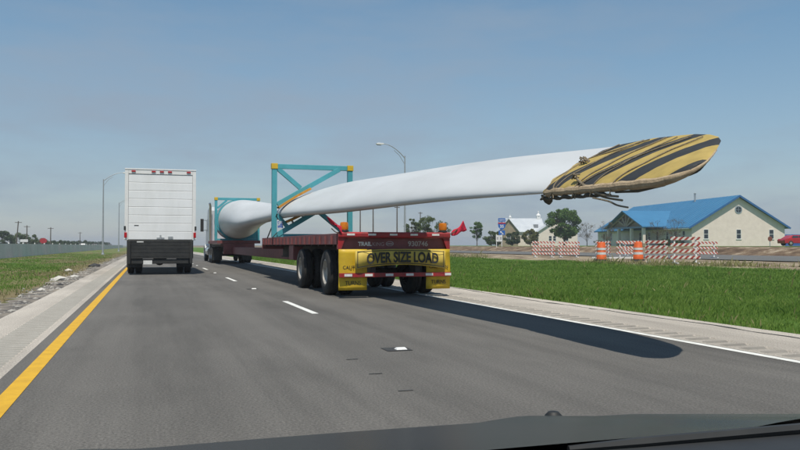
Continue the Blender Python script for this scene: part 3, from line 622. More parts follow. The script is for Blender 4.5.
blade = thing('wind_turbine_blade', 'huge white wind turbine blade carried along the whole trailer', 'turbine blade', (0,0,0))
secs = tipsec(0)
yy = 8.9
while yy < 49.4:
    v = cubic(KEY, yy); secs.append(section(v[0:2], v[2:4], v[4], max(0,min(1,v[5])), 0, yy)); yy += .45 if yy > 24 else .7
v = cubic(KEY, 49.4); secs.append(section(v[0:2], v[2:4], v[4], 1, 0, 49.4))
loft(secs).build('blade_shell', M_BLADE, blade, True)
b = MB(); b.lathe([(1.10,49.41),(1.2,49.41),(1.2,49.6),(1.05,49.6)], 40, (5.1,0,2.645), 'y'); b.build('root_flange', M_GALV, blade, True)
b = MB(); b.lathe([(1.10,47.0),(1.135,47.01),(1.135,47.12),(1.10,47.13)], 44, (5.1,0,2.645), 'y'); b.build('root_band', pm('band_grey', (.45,.46,.46), None, 2), blade, True)
# striped protective cover tied over the tip
cov = thing('blade_tip_cover', 'black and yellow striped cloth cover roped over the tip of the blade', 'cover', (0,0,0))
cs = tipsec(.015, 0, 8.45)
cs.append(section(pt0+ut*-.512, pt0+ut*.672, .155, .25, .018, 8.38 if False else 8.46))
r2 = random.Random(3)
cs = [[(x + (r2.uniform(-.0015,.0015)), y + (0 if i < len(cs)-1 else .05*math.sin(k*1.3)), z + r2.uniform(-.0015,.0015)) for k, (x, y, z) in enumerate(s)] for i, s in enumerate(cs)]
loft(cs, True, False).build('striped_cloth', M_TIPSTR, cov, True)
def edgept(y, off_s=0.0, up=0.0, which=1):
    T = sorted(TIP); s = float(np.interp(y, [t[0] for t in T], [t[which] for t in T])) + off_s; p = pt0+ut*s; nrm = Vector((-math.sin(tilt), math.cos(tilt)))
    p = p + nrm*up; return Vector((p.x, y, p.y))
pts = [edgept(y, .012, -.012+.004*math.sin(y*17)) for y in np.linspace(8.52, 6.12, 27)]
for y, s_ in ((5.99,-.575),(5.90,-.52),(5.85,-.45),(5.835,-.36),(5.85,-.27),(5.90,-.16),(5.97,-.04)):
    p = pt0+ut*s_; pts.append(Vector((p.x-.006*math.cos(tilt), y-.028, p.y-.006*math.sin(tilt))))
b = MB(); b.tube(pts, [(.03 if y == 0 else .05 if y < 26 else max(.008, .045-.0075*(y-26)))*(1+.13*math.sin(y*2.3)*math.sin(y*.9)) for y in range(34)], 10); b.build('edge_padding', M_TAN, cov, True)
pts = [edgept(y, -.03, -.07+.012*math.sin(y*23)) for y in np.linspace(8.62, 7.0, 24)]
b = MB(); b.tube(pts, [.012]+[.022*(1+.3*math.sin(y*1.7)) for y in range(22)]+[.012], 8); b.build('loose_wrap', pm('dark_wrap', (.10,.085,.06), (.05,.045,.035), 12, .9), cov, True)
b = MB(); b.tube([edgept(8.60,.0,-.03), edgept(8.56,-.01,-.07), edgept(8.52,-.015,-.10), edgept(8.48,-.015,-.125), edgept(8.44,-.005,-.11), edgept(8.40,.005,-.08)], [.012,.026,.036,.036,.028,.012], 10); b.build('loose_wrap', MATS['dark_wrap'], cov, True)
b = MB(); b.tube([edgept(6.9,-.02,-.06), edgept(6.5,-.02,-.065), edgept(6.1,-.0,-.05)], [.01,.016,.008], 7); b.build('loose_wrap', MATS['dark_wrap'], cov, True)
def rope(pts, r=.0085, name='rope'):
    P = [Vector(p) for p in pts]; Q = []
    for i in range(len(P)-1):
        a, bb, c, d = P[max(i-1,0)], P[i], P[i+1], P[min(i+2,len(P)-1)]
        for k in range(6):
            t = k/6; Q.append(.5*((2*bb)+(c-a)*t+(2*a-5*bb+4*c-d)*t*t+(3*bb-a-3*c+d)*t**3))
    Q.append(P[-1]); m = MB(); m.tube(Q, r, 6); m.build(name, M_ROPE, cov, True)
def over(y0, y1, s0, s1, n=6, lift=.0):   # rope lying on the upper face
    res = []
    for i in range(n+1):
        t = i/n; y = y0+(y1-y0)*t; s = s0+(s1-s0)*t; p = pt0+ut*s; nrm = Vector((-math.sin(tilt), math.cos(tilt)))
        T = sorted(TIP); nr = float(np.interp(y, [q[0] for q in T], [q[1] for q in T])); fr = float(np.interp(y, [q[0] for q in T], [q[2] for q in T])); u = min(1, max(0, (s-nr)/(fr-nr)))
        th = float(np.interp(y, [q[0] for q in T], [q[3] for q in T])); hh = th*.5*(.25*2*math.sqrt(max(0,u*(1-u))) + .75*10*(.2969*math.sqrt(u)-.126*u-.3516*u*u+.2843*u**3-.1015*u**4)) + .022 + lift
        p = p+nrm*hh; res.append(Vector((p.x, y+.02*math.sin(i*2.1), p.y)))
    return res
rope([edgept(8.50,-.06,-.05)] + over(8.42, 8.30, -.5, .60))
rope([edgept(8.30,-.07,-.04)] + over(8.2, 7.75, -.52, .56))
rope([edgept(8.2,-.07,-.05)] + over(8.25, 8.42, -.5, .1) + over(8.4, 7.6, .15, .54, 4))
rope([edgept(7.75,-.07,-.06)] + over(7.7, 7.25, -.54, .49))
rope([edgept(7.72,-.06,-.08)] + over(7.6, 6.7, -.54, .36))
rope([edgept(7.35,-.07,-.06)] + over(7.3, 7.0, -.56, .43), .007)
rope([edgept(6.95,-.07,-.06)] + over(6.9, 6.45, -.57, .29), .007)
# knots near the upper middle and dangling ends
kp = over(8.22, 8.2, .02, .05, 1, .02)[0]
b = MB()
for i in range(5): 
    q = [kp+Vector((r2.uniform(-.04,.04), r2.uniform(-.08,.08), r2.uniform(-.03,.06))) for _ in range(4)]; b.tube(q, .010, 6)
b.build('knot', M_ROPE, cov, True)
kp = over(7.78, 7.78, -.44, -.42, 1, .03)[0]
b = MB()
for i in range(4):
    q = [kp+Vector((r2.uniform(-.04,.04), r2.uniform(-.06,.06), r2.uniform(-.03,.05))) for _ in range(4)]; b.tube(q, .010, 6)
b.build('knot', M_ROPE, cov, True)
e0 = kp
rope([e0, e0+Vector((-.05,-.25,-.10)), e0+Vector((-.08,-.60,-.22)), e0+Vector((-.08,-.95,-.27))], .013, 'loose_rope_end')
rope([e0, e0+Vector((-.04,-.30,-.14)), e0+Vector((-.06,-.65,-.255)), e0+Vector((-.05,-.98,-.31))], .012, 'loose_rope_end')
rope([edgept(7.3,-.07,-.08), edgept(7.0,-.09,-.12), edgept(6.85,-.10,-.17), edgept(6.68,-.10,-.20)], .010, 'loose_rope_end')

# ------------------------------------------------------------------ blade support frames
def frame_base(name, label, y, zb, top, dep=.16):
    t = thing(name, label, 'support frame', (5.1, y, zb), 0, 'teal blade support frames'); h = top-zb
    for s in (-1, 1):
        b = MB(); b.box(s*1.25-.08, s*1.25+.08, -dep/2, dep/2, 0, h-.18); b.build('post', M_TEAL, t, bevel=.008)
        b = MB(); b.box(s*1.25-.10, s*1.25+.10, -dep/2-.02, dep/2+.02, h-.178, h); b.build('corner_block', M_YPAINT, t, bevel=.01)
    b = MB(); b.box(-1.148, 1.148, -dep/2+.01, dep/2-.01, h-.17, h-.02); b.build('top_beam', M_TEAL, t, bevel=.008)
    b = MB(); b.box(-1.168, 1.168, -dep/2+.01, dep/2-.01, 0, .11); b.build('bottom_beam', M_TEAL, t, bevel=.008); return t, h
fr, h = frame_base('support_frame', 'teal steel frame clamping the blade on the rear deck', 25, 1.382, 3.76)
def fb(name, p, q, w=.14, dy=0, mat=None, d=.13):
    b = MB(); b.bar((p[0]-5.1, dy, p[1]-1.382), (q[0]-5.1, dy, q[1]-1.382), w, d, up=(0,1,0)); return b.build(name, mat or M_TEAL, fr, bevel=.006)
fb('brace', (3.96,3.60), (4.70,2.98)); fb('brace', (5.25,2.27), (6.22,1.48))
fb('clamp_beam', (3.94,2.44), (5.98,3.62), .15, -.02); fb('clamp_beam', (3.94,1.46), (6.27,2.86), .15, -.02); fb('brace', (3.93,2.12), (4.33,1.66), .12)
for s, c in ((1, .30), (-1, .31)):
    d = Vector((5.88-4.05, 3.12-2.08)).normalized(); nn = Vector((-d.y, d.x)); p = Vector((4.05, 2.08))+nn*c*s
    vs = []; b = MB(); q = [p+d*u*2.05 + nn*(-s*.08*((u-.45)**2)*3.0) for u in np.linspace(.03,.62 if s > 0 else .8,9)]
    for i in range(8):
        b.bar((q[i].x-5.1, -.02, q[i].y-1.382), (q[i+1].x-5.1, -.02, q[i+1].y-1.382), .07, .42, up=(0,1,0))
    b.build('saddle_pad', M_ORNG, fr)
    for u in (.12,.3,.5):
        e = p+d*u*2.05; f2_ = e+nn*s*.14; fb('saddle_bolt', (e.x,e.y), (f2_.x,f2_.y), .06, -.02, M_GALV, .06)
for z, dx in ((2.1,.0),(1.7,.05)):
    pass
b = MB(); b.tube([(-1.17,-.12,.15),(-1.36,-.3,-.02)], .015, 6); b.tube([(-1.17,-.12,.75),(-1.42,.3,-.02)], .02, 6); b.build('tie_down_strap', M_BLK, fr)
b = MB(); b.box(-1.15,-.98,-.10,-.085,.30,.52); b.build('sign_plate', pm('frame_decal', (.5,.55,.6), (.05,.12,.4), 14, .5, lo=.45, hi=.55), fr)
ff, h2 = frame_base('support_frame', 'teal steel frame around the blade root behind the tractor', 47.5, 1.422, 4.0)
for s in (-1, 1):
    b = MB(); b.bar((s*1.17,0,.75),(s*.55,0,.11),.12,.16,up=(0,1,0)); b.build('brace', M_TEAL, ff, bevel=.006)
    b = MB(); b.bar((s*1.17,0,h2-.65),(s*.62,0,h2-.17),.12,.16,up=(0,1,0)); b.build('brace', M_TEAL, ff, bevel=.006)
b = MB(); b.lathe([(1.125,-.1),(1.21,-.1),(1.21,.1),(1.125,.1),(1.125,-.1)], 40, (0,0,1.222), 'y'); b.build('root_ring', M_TEAL, ff, True)
b = MB(); b.box(.2,1.16,-.07,.07,.112,.7); b.build('gusset_plate', M_TEAL, ff)

# ------------------------------------------------------------------ blue roofed building
def windowed(parent, axis, pos, c, z, w, h, panes=2):
    """window set on a wall plane; axis 'y': plane y=pos facing -y; axis 'x': plane x=pos facing -x"""
    def bx(u0,u1,d0,d1,z0,z1):
        m = MB(); (m.box(u0,u1,pos+d0,pos+d1,z0,z1) if axis == 'y' else m.box(pos+d0,pos+d1,u0,u1,z0,z1)); return m
    fr_ = bx(c-w/2, c+w/2, -.05, -.002, z-h/2, z-h/2+.08)
    for q in (bx(c-w/2,c+w/2,-.05,-.002,z+h/2-.08,z+h/2), bx(c-w/2,c-w/2+.08,-.05,-.002,z-h/2+.08,z+h/2-.08), bx(c+w/2-.08,c+w/2,-.05,-.002,z-h/2+.08,z+h/2-.08), bx(c-w/2+.08,c+w/2-.08,-.048,-.002,z-.035,z+.035)): fr_.add(q.v, q.f)
    f = fr_.build('window', M_WHITE, parent)
    for k in range(panes):
        hh = (h-.16-.07)/2; z0 = z-h/2+.08+k*(hh+.07); bx(c-w/2+.08, c+w/2-.08, -.02, -.003, z0, z0+hh).build('pane', M_GLASS, f)
    bx(c-w/2-.06, c+w/2+.06, -.09, -.002, z-h/2-.08, z-h/2-.001).build('sill', M_WHITE, f)
bd = thing('office_building', 'long cream brick building with a bright blue metal roof and portico', 'building', (91.93, 115.53, 1.0), -.1738)
Wd, Ln, ze, zr = 17.92, 42.7, 3.62, 8.95
b = MB(); b.prism([(0,-.3),(Wd,-.3),(Wd,ze),(Wd/2,zr-.15),(0,ze)], 0, Ln, 'y'); b.build('wall', M_CREAM, bd)
k = (zr-ze)/(Wd/2)
for s in (0, 1):
    def X(u): return u if s == 0 else Wd-u
    b = MB(); e = .75; poly = [(X(-e), ze-k*e-.02), (X(Wd/2), zr), (X(Wd/2), zr+.22), (X(-e), ze-k*e+.2)]; b.prism(poly, -.55, Ln+.55, 'y'); rf_ = b.build('roof', M_ROOFB, bd)
    for j in range(36):
        y = -.5+j*1.22; m = MB(); m.bar((X(-e+.05), y, ze-k*(e-.05)+.225), (X(Wd/2-.06), y, zr+.2), .05, .06); m.build('roof_seam', M_ROOFB, rf_)
b = MB()
b.bar((-.80,-.58,ze-k*.75+.02),(Wd/2,-.58,zr+.04),.06,.30); b.build('fascia', pm('blue_trim', (.03,.13,.33), None, 2), bd)
b = MB(); b.bar((Wd+.80,-.58,ze-k*.75+.02),(Wd/2,-.58,zr+.04),.06,.30); b.build('fascia', MATS['blue_trim'], bd)
b = MB(); b.box(-.86,-.76,-.5,8.9,ze-k*.75-.12,ze-k*.75+.06); b.build('gutter', M_WHITE, bd)
for x in (2.7, 8.96, 15.3): windowed(bd, 'y', 0, x, 2.15, .95, 1.75)
b = MB(); b.lathe([(.55,-.06),(.72,-.06),(.72,-.003)], 24, (Wd/2,0,6.55), 'y'); f = b.build('round_window', M_TEAL if False else pm('window_trim', (.30,.36,.40), None, 3), bd, True)
b = MB(); b.lathe([(0,-.03),(.56,-.03)], 24, (Wd/2,0,6.55), 'y'); b.build('pane', M_GLASS, f)
for a in (0, 90):
    b = MB(); b.bar((Wd/2-.55*math.cos(R(a)),-.045,6.55-.55*math.sin(R(a))),(Wd/2+.55*math.cos(R(a)),-.045,6.55+.55*math.sin(R(a))),.05,.05); b.build('muntin', MATS['window_trim'], f)
for y in (2.8, 5.7, 9.0, 13.0, 16.5, 20.5, 24.0, 31, 35, 39): windowed(bd, 'x', 0, y, 1.95, 1.0, 1.7)
b = MB(); b.box(-.04,-.002,17.6,19.4,-.1,2.3); d_ = b.build('door', M_GLASS, bd); b = MB(); b.box(-.06,-.041,18.45,18.55,-.1,2.3); b.build('door_frame', M_WHITE, d_)
# portico
py0, py1, pd, pz = 10.2, 26.5, -4.2, 3.45
for y in (py0, 15.4, 21.4, py1):
    b = MB(); b.box(pd-.28, pd+.28, y-.28, y+.28, -.3, pz); c_ = b.build('column', pm('column_stone', (.75,.66,.58), (.66,.57,.49), 2, .8), bd, bevel=.03)
    b = MB(); b.box(pd-.36, pd+.36, y-.36, y+.36, -.3, .55); b.build('column_base', M_STONE, c_)
b = MB(); b.box(pd-.2, pd+.2, py0-.5, py1+.5, pz+.001, pz+.35); b.build('portico_beam', pm('beam_blue', (.16,.26,.38), None, 2), bd)
pm_, prz = (py0+py1)/2, 6.9
for s in (-1, 1):
    ye_ = pm_+s*(8.15+.9); b = MB(); zz = pz+.2-.1
    b.add([(pd-.7,ye_,zz),(pd-.7,pm_,prz),(5.6,pm_,prz),(0,ye_,zz),(pd-.7,ye_,zz+.2),(pd-.7,pm_,prz+.2),(5.9,pm_,prz+.2),(0,ye_,zz+.2)], [(0,1,2,3),(7,6,5,4),(0,4,5,1),(3,2,6,7),(0,3,7,4),(1,5,6,2)]); b.build('portico_roof', M_ROOFB, bd)
b = MB(); b.prism([(py0-.5,pz+.36),(py1+.5,pz+.36),(pm_,prz-.15)], pd+.5, pd+.6, 'x'); b.build('gable_panel', M_STONE, bd)
for p, q in (((py0+.2,pz+.32),(pm_,prz-.32)), ((py1-.2,pz+.32),(pm_,prz-.32)), ((pm_,pz+.36),(pm_,prz-.2)), ((pm_,pz+.4),(pm_-4.2,pz+1.9)), ((pm_,pz+.4),(pm_+4.2,pz+1.9)), ((pm_,pz+.4),(pm_-2.0,prz-.9)), ((pm_,pz+.4),(pm_+2.0,prz-.9))):
    b = MB(); b.bar((pd+.2,p[0],p[1]),(pd+.2,q[0],q[1]),.3,.3,up=(1,0,0)); b.build('truss_timber', pm('pale_timber', (.40,.33,.26), (.32,.26,.2), 3), bd)
b = MB(); b.tube([(Wd/2-.6,14,zr-.5),(Wd/2-.6,14,zr+1.35)], .16, 10); b.lathe([(.24,0),(.24,.12),(0,.25)], 10, (Wd/2-.6,14,zr+1.35)); b.build('roof_vent', M_GALV, bd)
# hedge along the front
# ------------------------------------------------------------------ stone house with pale metal roof
hs_ = thing('stone_house', 'stone house with pale metal roofs and white cupolas behind the large green tree', 'house', (97.0, 199.8, 1.0), -.30)
def gable(x0, x1, y0, y1, ze, zr, wmat, along='y', ov=.4):
    xm = (x0+x1)/2
    if along == 'y':
        b = MB(); b.prism([(x0,-.3),(x1,-.3),(x1,ze),(xm,zr-.1),(x0,ze)], y0, y1, 'y'); b.build('wall', wmat, hs_); k = (zr-ze)/(xm-x0)
        for s in (-1, 1):
            xe = x0-ov if s < 0 else x1+ov; b = MB(); b.prism([(xe,ze-k*ov),(xm,zr),(xm,zr+.16),(xe,ze-k*ov+.16)], y0-ov, y1+ov, 'y'); b.build('roof', M_ROOFW, hs_)
    else:
        ym = (y0+y1)/2; b = MB(); b.prism([(y0,-.3),(y1,-.3),(y1,ze),(ym,zr-.1),(y0,ze)], x0, x1, 'x'); b.build('wall', wmat, hs_); k = (zr-ze)/(ym-y0)
        for s in (-1, 1):
            yq = y0-ov if s < 0 else y1+ov; b = MB(); b.prism([(yq,ze-k*ov),(ym,zr),(ym,zr+.16),(yq,ze-k*ov+.16)], x0-ov, x1+ov, 'x'); b.build('roof', M_ROOFW, hs_)
gable(-2.7, 2.7, 0, 7, 4.3, 7.6, M_STONE)
gable(0.5, 10.5, 2.5, 12.5, 4.2, 7.9, M_CREAM, 'x')
gable(8.2, 19.2, -1.5, 9, 4.1, 7.7, M_CREAM)
for x in (11.5, 12.7): windowed(hs_, 'y', -1.5, x, 2.1, .9, 1.5)
windowed(hs_, 'y', -1.5, 16.2, 2.1, .9, 1.5); windowed(hs_, 'y', 0, 0, 2.2, 1.2, 1.6)
for x, z, sc in ((1.6, 7.7, .8), (9.9, 7.6, 1.35)):
    b = MB(); b.box(x-.38*sc,x+.38*sc,7.5-.38*sc,7.5+.38*sc,z,z+.9*sc); c_ = b.build('cupola', M_WHITE, hs_); b = MB(); b.lathe([(.5*sc,0),(.42*sc,.25*sc),(.15*sc,.5*sc),(.06*sc,.6*sc),(.16*sc,.75*sc),(.05*sc,.95*sc),(0,1.2*sc)], 12, (x,7.5,z+.9*sc)); b.build('cupola_cap', M_WHITE, c_, True)
b = MB(); b.box(7.9,9.1,3.6,5,5.2,6.2); b.build('roof_vent', pm('louver', (.18,.19,.2), (.25,.26,.27), 9), hs_)
# low blue panel wall at the right edge
bw = thing('blue_panel_wall', 'blue panel wall behind the red car', 'wall', (113.0, 121.5, 1.0), -.25)
for i in range(9):
    b = MB(); b.box(i*2.0, i*2.0+1.94, 0, .12, -.3, 2.25); b.build('panel', M_BLUEWALL, bw)
    b = MB(); b.box(i*2.0-.09, i*2.0+.03, -.03, -.001, -.3, 2.3); b.build('post', M_BLUEWALL, bw)

# ------------------------------------------------------------------ highway signs
sg = thing('highway_sign', 'stack of blue interstate route sign, shield and arrow on one post', 'sign', (54.1, 113.9, 1.0), -.30)
b = MB(); b.box(-.05,.05,.02,.10,-.2,4.6); b.build('post', M_GALV, sg)
p_ = MB(); p_.box(-.58,.58,-.01,.018,3.95,4.50); p_ = p_.build('direction_plate', M_BLUE, sg); text('lettering', 'NORTH', .3, M_REFW, p_, (0,-.013,4.22), width=.86, height=.24, bold=.005)
shp = [(-.58,3.86),(-.30,3.80),(0,3.88),(.30,3.80),(.58,3.86),(.62,3.45),(.52,3.05),(.28,2.78),(0,2.64),(-.28,2.78),(-.52,3.05),(-.62,3.45)]
b = MB(); b.prism([(x,z) for x, z in shp], -.008, .018, 'y'); sh = b.build('route_shield', M_BLUE, sg)
b = MB(); b.prism([(-.57,3.84),(-.30,3.785),(0,3.86),(.30,3.785),(.57,3.84),(.60,3.60),(-.60,3.60)], -.013, -.009, 'y'); b.build('shield_band', M_REFR, sh)
text('route_number', '35', .4, M_REFW, sh, (0,-.011,3.2), width=.62, height=.5, bold=.01)
p_ = MB(); p_.box(-.52,.52,-.01,.018,1.80,2.55); p_ = p_.build('arrow_plate', M_BLUE, sg)
b = MB(); b.prism([(-.28,2.44),(.02,2.40),(-.07,2.31),(.30,1.98),(.20,1.88),(-.16,2.22),(-.25,2.13)], -.014, -.0105, 'y'); b.build('arrow', M_REFW, p_)
sw = thing('white_road_sign', 'low pair of white plates on white legs beside the blue highway sign', 'sign', (53.3, 113.2, 1.0), -.30)
for x in (-.42, .42): b = MB(); b.box(x-.05,x+.05,.02,.08,-.2,1.9); b.build('leg', M_WHITE, sw)
for x in (-.27, .27):
    b = MB(); b.box(x-.25,x+.25,-.01,.018,.75,1.75); q_ = b.build('sign_plate', M_WHITE, sw); b = MB(); b.box(x-.11,x+.11,-.014,-.011,1.05,1.5); b.build('printed_mark', pm('grey_print', (.35,.35,.36), None, 4), q_)
t_, q_ = post_sign(76.0, 80.4, 1.0, 1.98, .62, .66, 'oct', pm('rust_sign', (.22,.07,.04), (.16,.05,.035), 6, .7), 'small rusty red sign on a post in front of the cream gable', -.3)

# ------------------------------------------------------------------ work zone barricades and drums
def barricade(x, y, zb, w, h, rails, label, rz, mat):
    t = thing('striped_barricade', label, 'barricade', (x, y, zb), rz, 'striped barricades beside the frontage road')
    for s in (-1, 1):
        b = MB(); b.box(s*w*.36-.035, s*w*.36+.035, .022, .09, .04, h); b.build('post', M_WHITE, t)
        b = MB(); b.box(s*w*.36-.04, s*w*.36+.04, -.6, .6, 0, .06); b.build('foot', M_WHITE, t)
    for k in range(rails):
        z = h-.11 - k*(h-.22)/(rails-.35); b = MB(); b.box(-w/2, w/2, -.01, .02, -.078, .078); o = b.build('rail', mat, t); o.location = (0,0,z)
barricade(28.55, 52.8, .22, 1.75, 1.25, 4, 'leftmost orange and white striped barricade, below the large green tree', -.30, M_RAILSTR)
barricade(30.35, 52.2, .22, 1.65, 1.22, 4, 'striped barricade touching the leftmost one on its right side', -.34, M_RAILSTR)
barricade(35.9, 56.2, .25, 1.35, 1.25, 4, 'narrow striped barricade behind the left orange drum', -.1, M_RAILSTR2)
barricade(32.0, 46.8, .25, 1.75, 1.22, 3, 'striped barricade behind the right orange drum', -.42, M_RAILSTR)
barricade(25.75, 35.2, .22, 1.15, 1.20, 4, 'striped barricade right beside the right orange drum', -.75, M_RAILSTR2)
barricade(25.55, 32.6, .22, 1.45, 1.36, 4, 'largest striped barricade, with broad dark red stripes', -.40, M_RAILSTR2)
barricade(36.6, 44.6, .27, 1.7, 1.15, 3, 'rightmost striped barricade with thin stripes', -.30, M_RAILSTR)
barricade(38.9, 56.5, .27, 1.6, 1.15, 2, 'two rail striped barricade showing between the larger ones', -.25, M_RAILSTR)
def drum(x, y, zb, label):
    t = thing('traffic_drum', label, 'traffic drum', (x, y, zb), rnd.uniform(0,3), 'orange traffic drums')
    b = MB(); b.lathe([(.0,.0),(.38,0),(.38,.06),(.31,.09)], 20); b.build('base', M_RUB, t, True)
    b = MB(); b.lathe([(.30,.08),(.29,.32),(.275,.34),(.275,.56),(.26,.58),(.26,.80),(.245,.82),(.235,1.05),(.21,1.09),(0,1.10)], 24); bd_ = b.build('body', M_DRUM, t, True)
    for z0, z1, r in ((.36,.50,.279),(.63,.76,.264)):
        b = MB(); b.lathe([(r-.004,z0),(r,z0+.004),(r,z1-.004),(r-.004,z1)], 24); b.build('reflective_band', M_REFW, bd_, True)
    b = MB(); b.bar((-.13,0,1.09),(.13,0,1.09),.05,.08); b.build('handle', M_DRUM, bd_)
drum(25.5, 40.1, .22, 'left orange and white traffic drum by the frontage road')
drum(27.55, 39.4, .23, 'right orange and white traffic drum by the frontage road')
b = MB(); b.box(-1.35,1.35,-.04,.04,.1,.2); o = b.build('board', M_WHITE, tag_p := thing('white_rail', 'low white rail lying between the two orange drums', 'rail', (26.7, 40.6, .24), -.3))
for x in (-1.1, 1.1): b = MB(); b.box(x-.05,x+.05,-.25,.25,0,.099); b.build('foot', M_WHITE, tag_p)

# ------------------------------------------------------------------ cars
def car(name, label, cat, loc, rz, paint, van=False, group=None):
    t = thing(name, label, cat, loc, rz, group); hw = .86; zt = 1.9 if van else 1.38
    body = [(-2.2,.32),(-2.22,.72),(-2.1,.90),(-1.3,.95),(1.0,.98),(1.9,.84),(2.2,.66),(2.24,.34)] if not van else [(-2.3,.32),(-2.32,.95),(-2.2,1.1),(1.2,1.1),(2.1,.95),(2.3,.7),(2.3,.34)]
    b = MB(); b.prism(body, -hw, hw, 'y'); b.build('body', paint, t, bevel=.05)
    gh = [(-1.75,.93),(-1.15,zt-.03),(-.9,zt),(.2,zt),(.35,zt-.03),(1.15,.95)] if not van else [(-2.2,1.08),(-2.1,zt),(.6,zt),(1.3,1.08)]
    n = len(gh); vs = [(x, -hw*(.97 if z < 1.2 else .78), z) for x, z in gh] + [(x, hw*(.97 if z < 1.2 else .78), z) for x, z in gh]
    b = MB(); b.add(vs, [tuple(range(n)), tuple(range(n,2*n))[::-1]] + [(i,(i+1)%n,n+(i+1)%n,n+i) for i in range(n)]); cb = b.build('cabin', paint, t, bevel=.03)
    sl = .19*hw/(zt-1.0)
    for s in (-1, 1):
        for x0, x1 in ((-1.15,-.35),(-.28,.62)):
            z0, z1 = (1.02, zt-.10); f = lambda z: s*(hw*.97 - (z-.95)/(zt-.95)*hw*.19 + .012)
            k = .12; b = MB(); b.add([(x0-(k if x0 < -1 else 0),f(z0),z0),(x1+(k*1.4 if x1 > .5 else 0),f(z0),z0),(x1-(.15 if x1 > .5 else 0),f(z1),z1),(x0+(.1 if x0 < -1 else 0),f(z1),z1)], [(0,1,2,3)]); b.build('side_window', M_GLASS, cb)
        for x in (-1.4, 1.4):
            b = MB(); b.lathe([(.18,-.1),(.31,-.1),(.33,-.07),(.33,.07),(.31,.1),(.18,.1)], 20, (x, s*.80, .33), 'y'); w_ = b.build('tyre', M_RUB, t, True); b = MB(); b.lathe([(.2,s*.085),(.14,s*.105),(0,s*.105)], 16, (x, s*.80, .33), 'y'); b.build('rim', M_RIM, w_, True)
        b = MB(); b.box(2.1,2.23,s*.62-.16,s*.62+.16,.6,.72); b.build('headlight', M_REFW, t); b = MB(); b.box(-2.235,-2.15,s*.66-.14,s*.66+.14,.65,.78); b.build('tail_light', M_REFR, t)
    return t
car('parked_car', 'red car parked at the right edge in front of the blue wall', 'car', (79.6, 79.6, 1.07), -.22, M_CARRED)
car('distant_van', 'white van on the far roadway beyond the barrier', 'van', (-22.8, 310, -.07), R(-90), M_WHITE, True, 'vehicles on the far roadway')
car('distant_car', 'dark car following the white van on the far roadway', 'car', (-20.6, 340, -.07), R(-90), M_BLK, True, 'vehicles on the far roadway')
car('distant_car', 'small dark car far away just right of the nearest median lamp', 'car', (-17.4, 400, -.07), R(-90), M_BLK, True, 'vehicles on the far roadway')

# ------------------------------------------------------------------ trees and shrubs
LEAF = {'green': leafmat('leaf_green', (.05,.115,.02), (.13,.22,.042)), 'mid': leafmat('leaf_mid', (.055,.09,.028), (.14,.18,.055)), 'dark': leafmat('leaf_dark', (.03,.058,.02), (.075,.11,.035)),
        'olive': leafmat('leaf_olive', (.10,.11,.03), (.20,.19,.06)), 'bare': leafmat('leaf_bare', (.12,.09,.06), (.19,.16,.10))}
def tree(x, y, zb, h, rx, kind, label, seed, trunk=.12, low=.3, dens=1.0, leaf=.22, clumps=26, group='trees', name='tree', cat='tree'):
    t = thing(name, label, cat, (x, y, zb), 0, group); r = random.Random(seed); q = np.random.default_rng(seed)
    b = MB(); hz = h*low; rz_ = (h-hz)/2; cz = hz+rz_; cen = []
    top = Vector((r.uniform(-.1,.1)*rx, r.uniform(-.1,.1)*rx, h*.8)); mid = Vector((top.x*.4+r.uniform(-.05,.05)*rx, top.y*.4, h*.42))
    b.tube([(0,0,-.2),(0,0,hz*.5),mid,top], [trunk*1.3,trunk,trunk*.75,trunk*.2], 8)
    for i in range(clumps):
        a = r.uniform(0, 2*math.pi); v = r.uniform(-.95,.95); rr = r.uniform(.5,1)**.5; c = math.sqrt(1-v*v)*rr
        wob = 1+.22*math.sin(3*a+seed)+.12*math.sin(5*a-seed)
        p = Vector((math.cos(a)*c*rx*.82*wob, math.sin(a)*c*rx*.82*wob, cz+v*rz_*.85)); cen.append(p)
        s0 = Vector((0,0,hz*.6)).lerp(mid, r.random()) if r.random() < .5 else mid.lerp(top, r.random()*.8)
        if s0.z > p.z: s0.z = max(hz*.5, p.z-.1*h)
        m_ = s0.lerp(p, .5)+Vector((0,0,-.04*h)); b.tube([s0, m_, p], [trunk*.38, trunk*.22, trunk*.07], 5, cap=False)
        if kind == 'bare':
            for _ in range(7):
                e = p+Vector((r.gauss(0,.22)*rx, r.gauss(0,.22)*rx, r.uniform(-.02,.14)*h)); b.tube([m_.lerp(p, r.random()), e], [trunk*.12, trunk*.05], 4, cap=False)
    b.build('trunk', M_BARK, t, True)
    Vs = []
    per = int(110*dens)
    for p in cen:
        s = rx*r.uniform(.14,.32); n = int(per*r.uniform(.6,1.3)); P = q.normal(size=(n,3)); P /= np.linalg.norm(P,axis=1)[:,None]; P *= (q.uniform(.2,1,(n,1))**.5)*s*np.array([1,1,.75]); P += np.array(p)
        A = q.normal(size=(n,3)); A /= np.linalg.norm(A,axis=1)[:,None]; B = np.cross(A, q.normal(size=(n,3))); B /= np.linalg.norm(B,axis=1)[:,None]
        L = leaf*q.uniform(.6,1.3,(n,1)); Vs.append(np.stack([P-A*L*.5, P+B*L*.28, P+A*L*.5, P-B*L*.28], 1))
    V = np.concatenate(Vs).reshape(-1,3); F = np.arange(len(V)).reshape(-1,4); tri_mesh('crown', V, F, LEAF[kind], t); return t
tree(96.7, 168.4, 1.0, 9.4, 4.3, 'green', 'large round green tree in front of the stone house', 11, .22, .16, 2.0, .42, 60, None)
TB = 'trees showing above the trailer'
tree(42.0, 123.0, 1.0, 4.9, 1.5, 'mid', 'leftmost leafy tree showing above the red trailer end', 21, .08, .12, 1.0, .20, 44, TB)
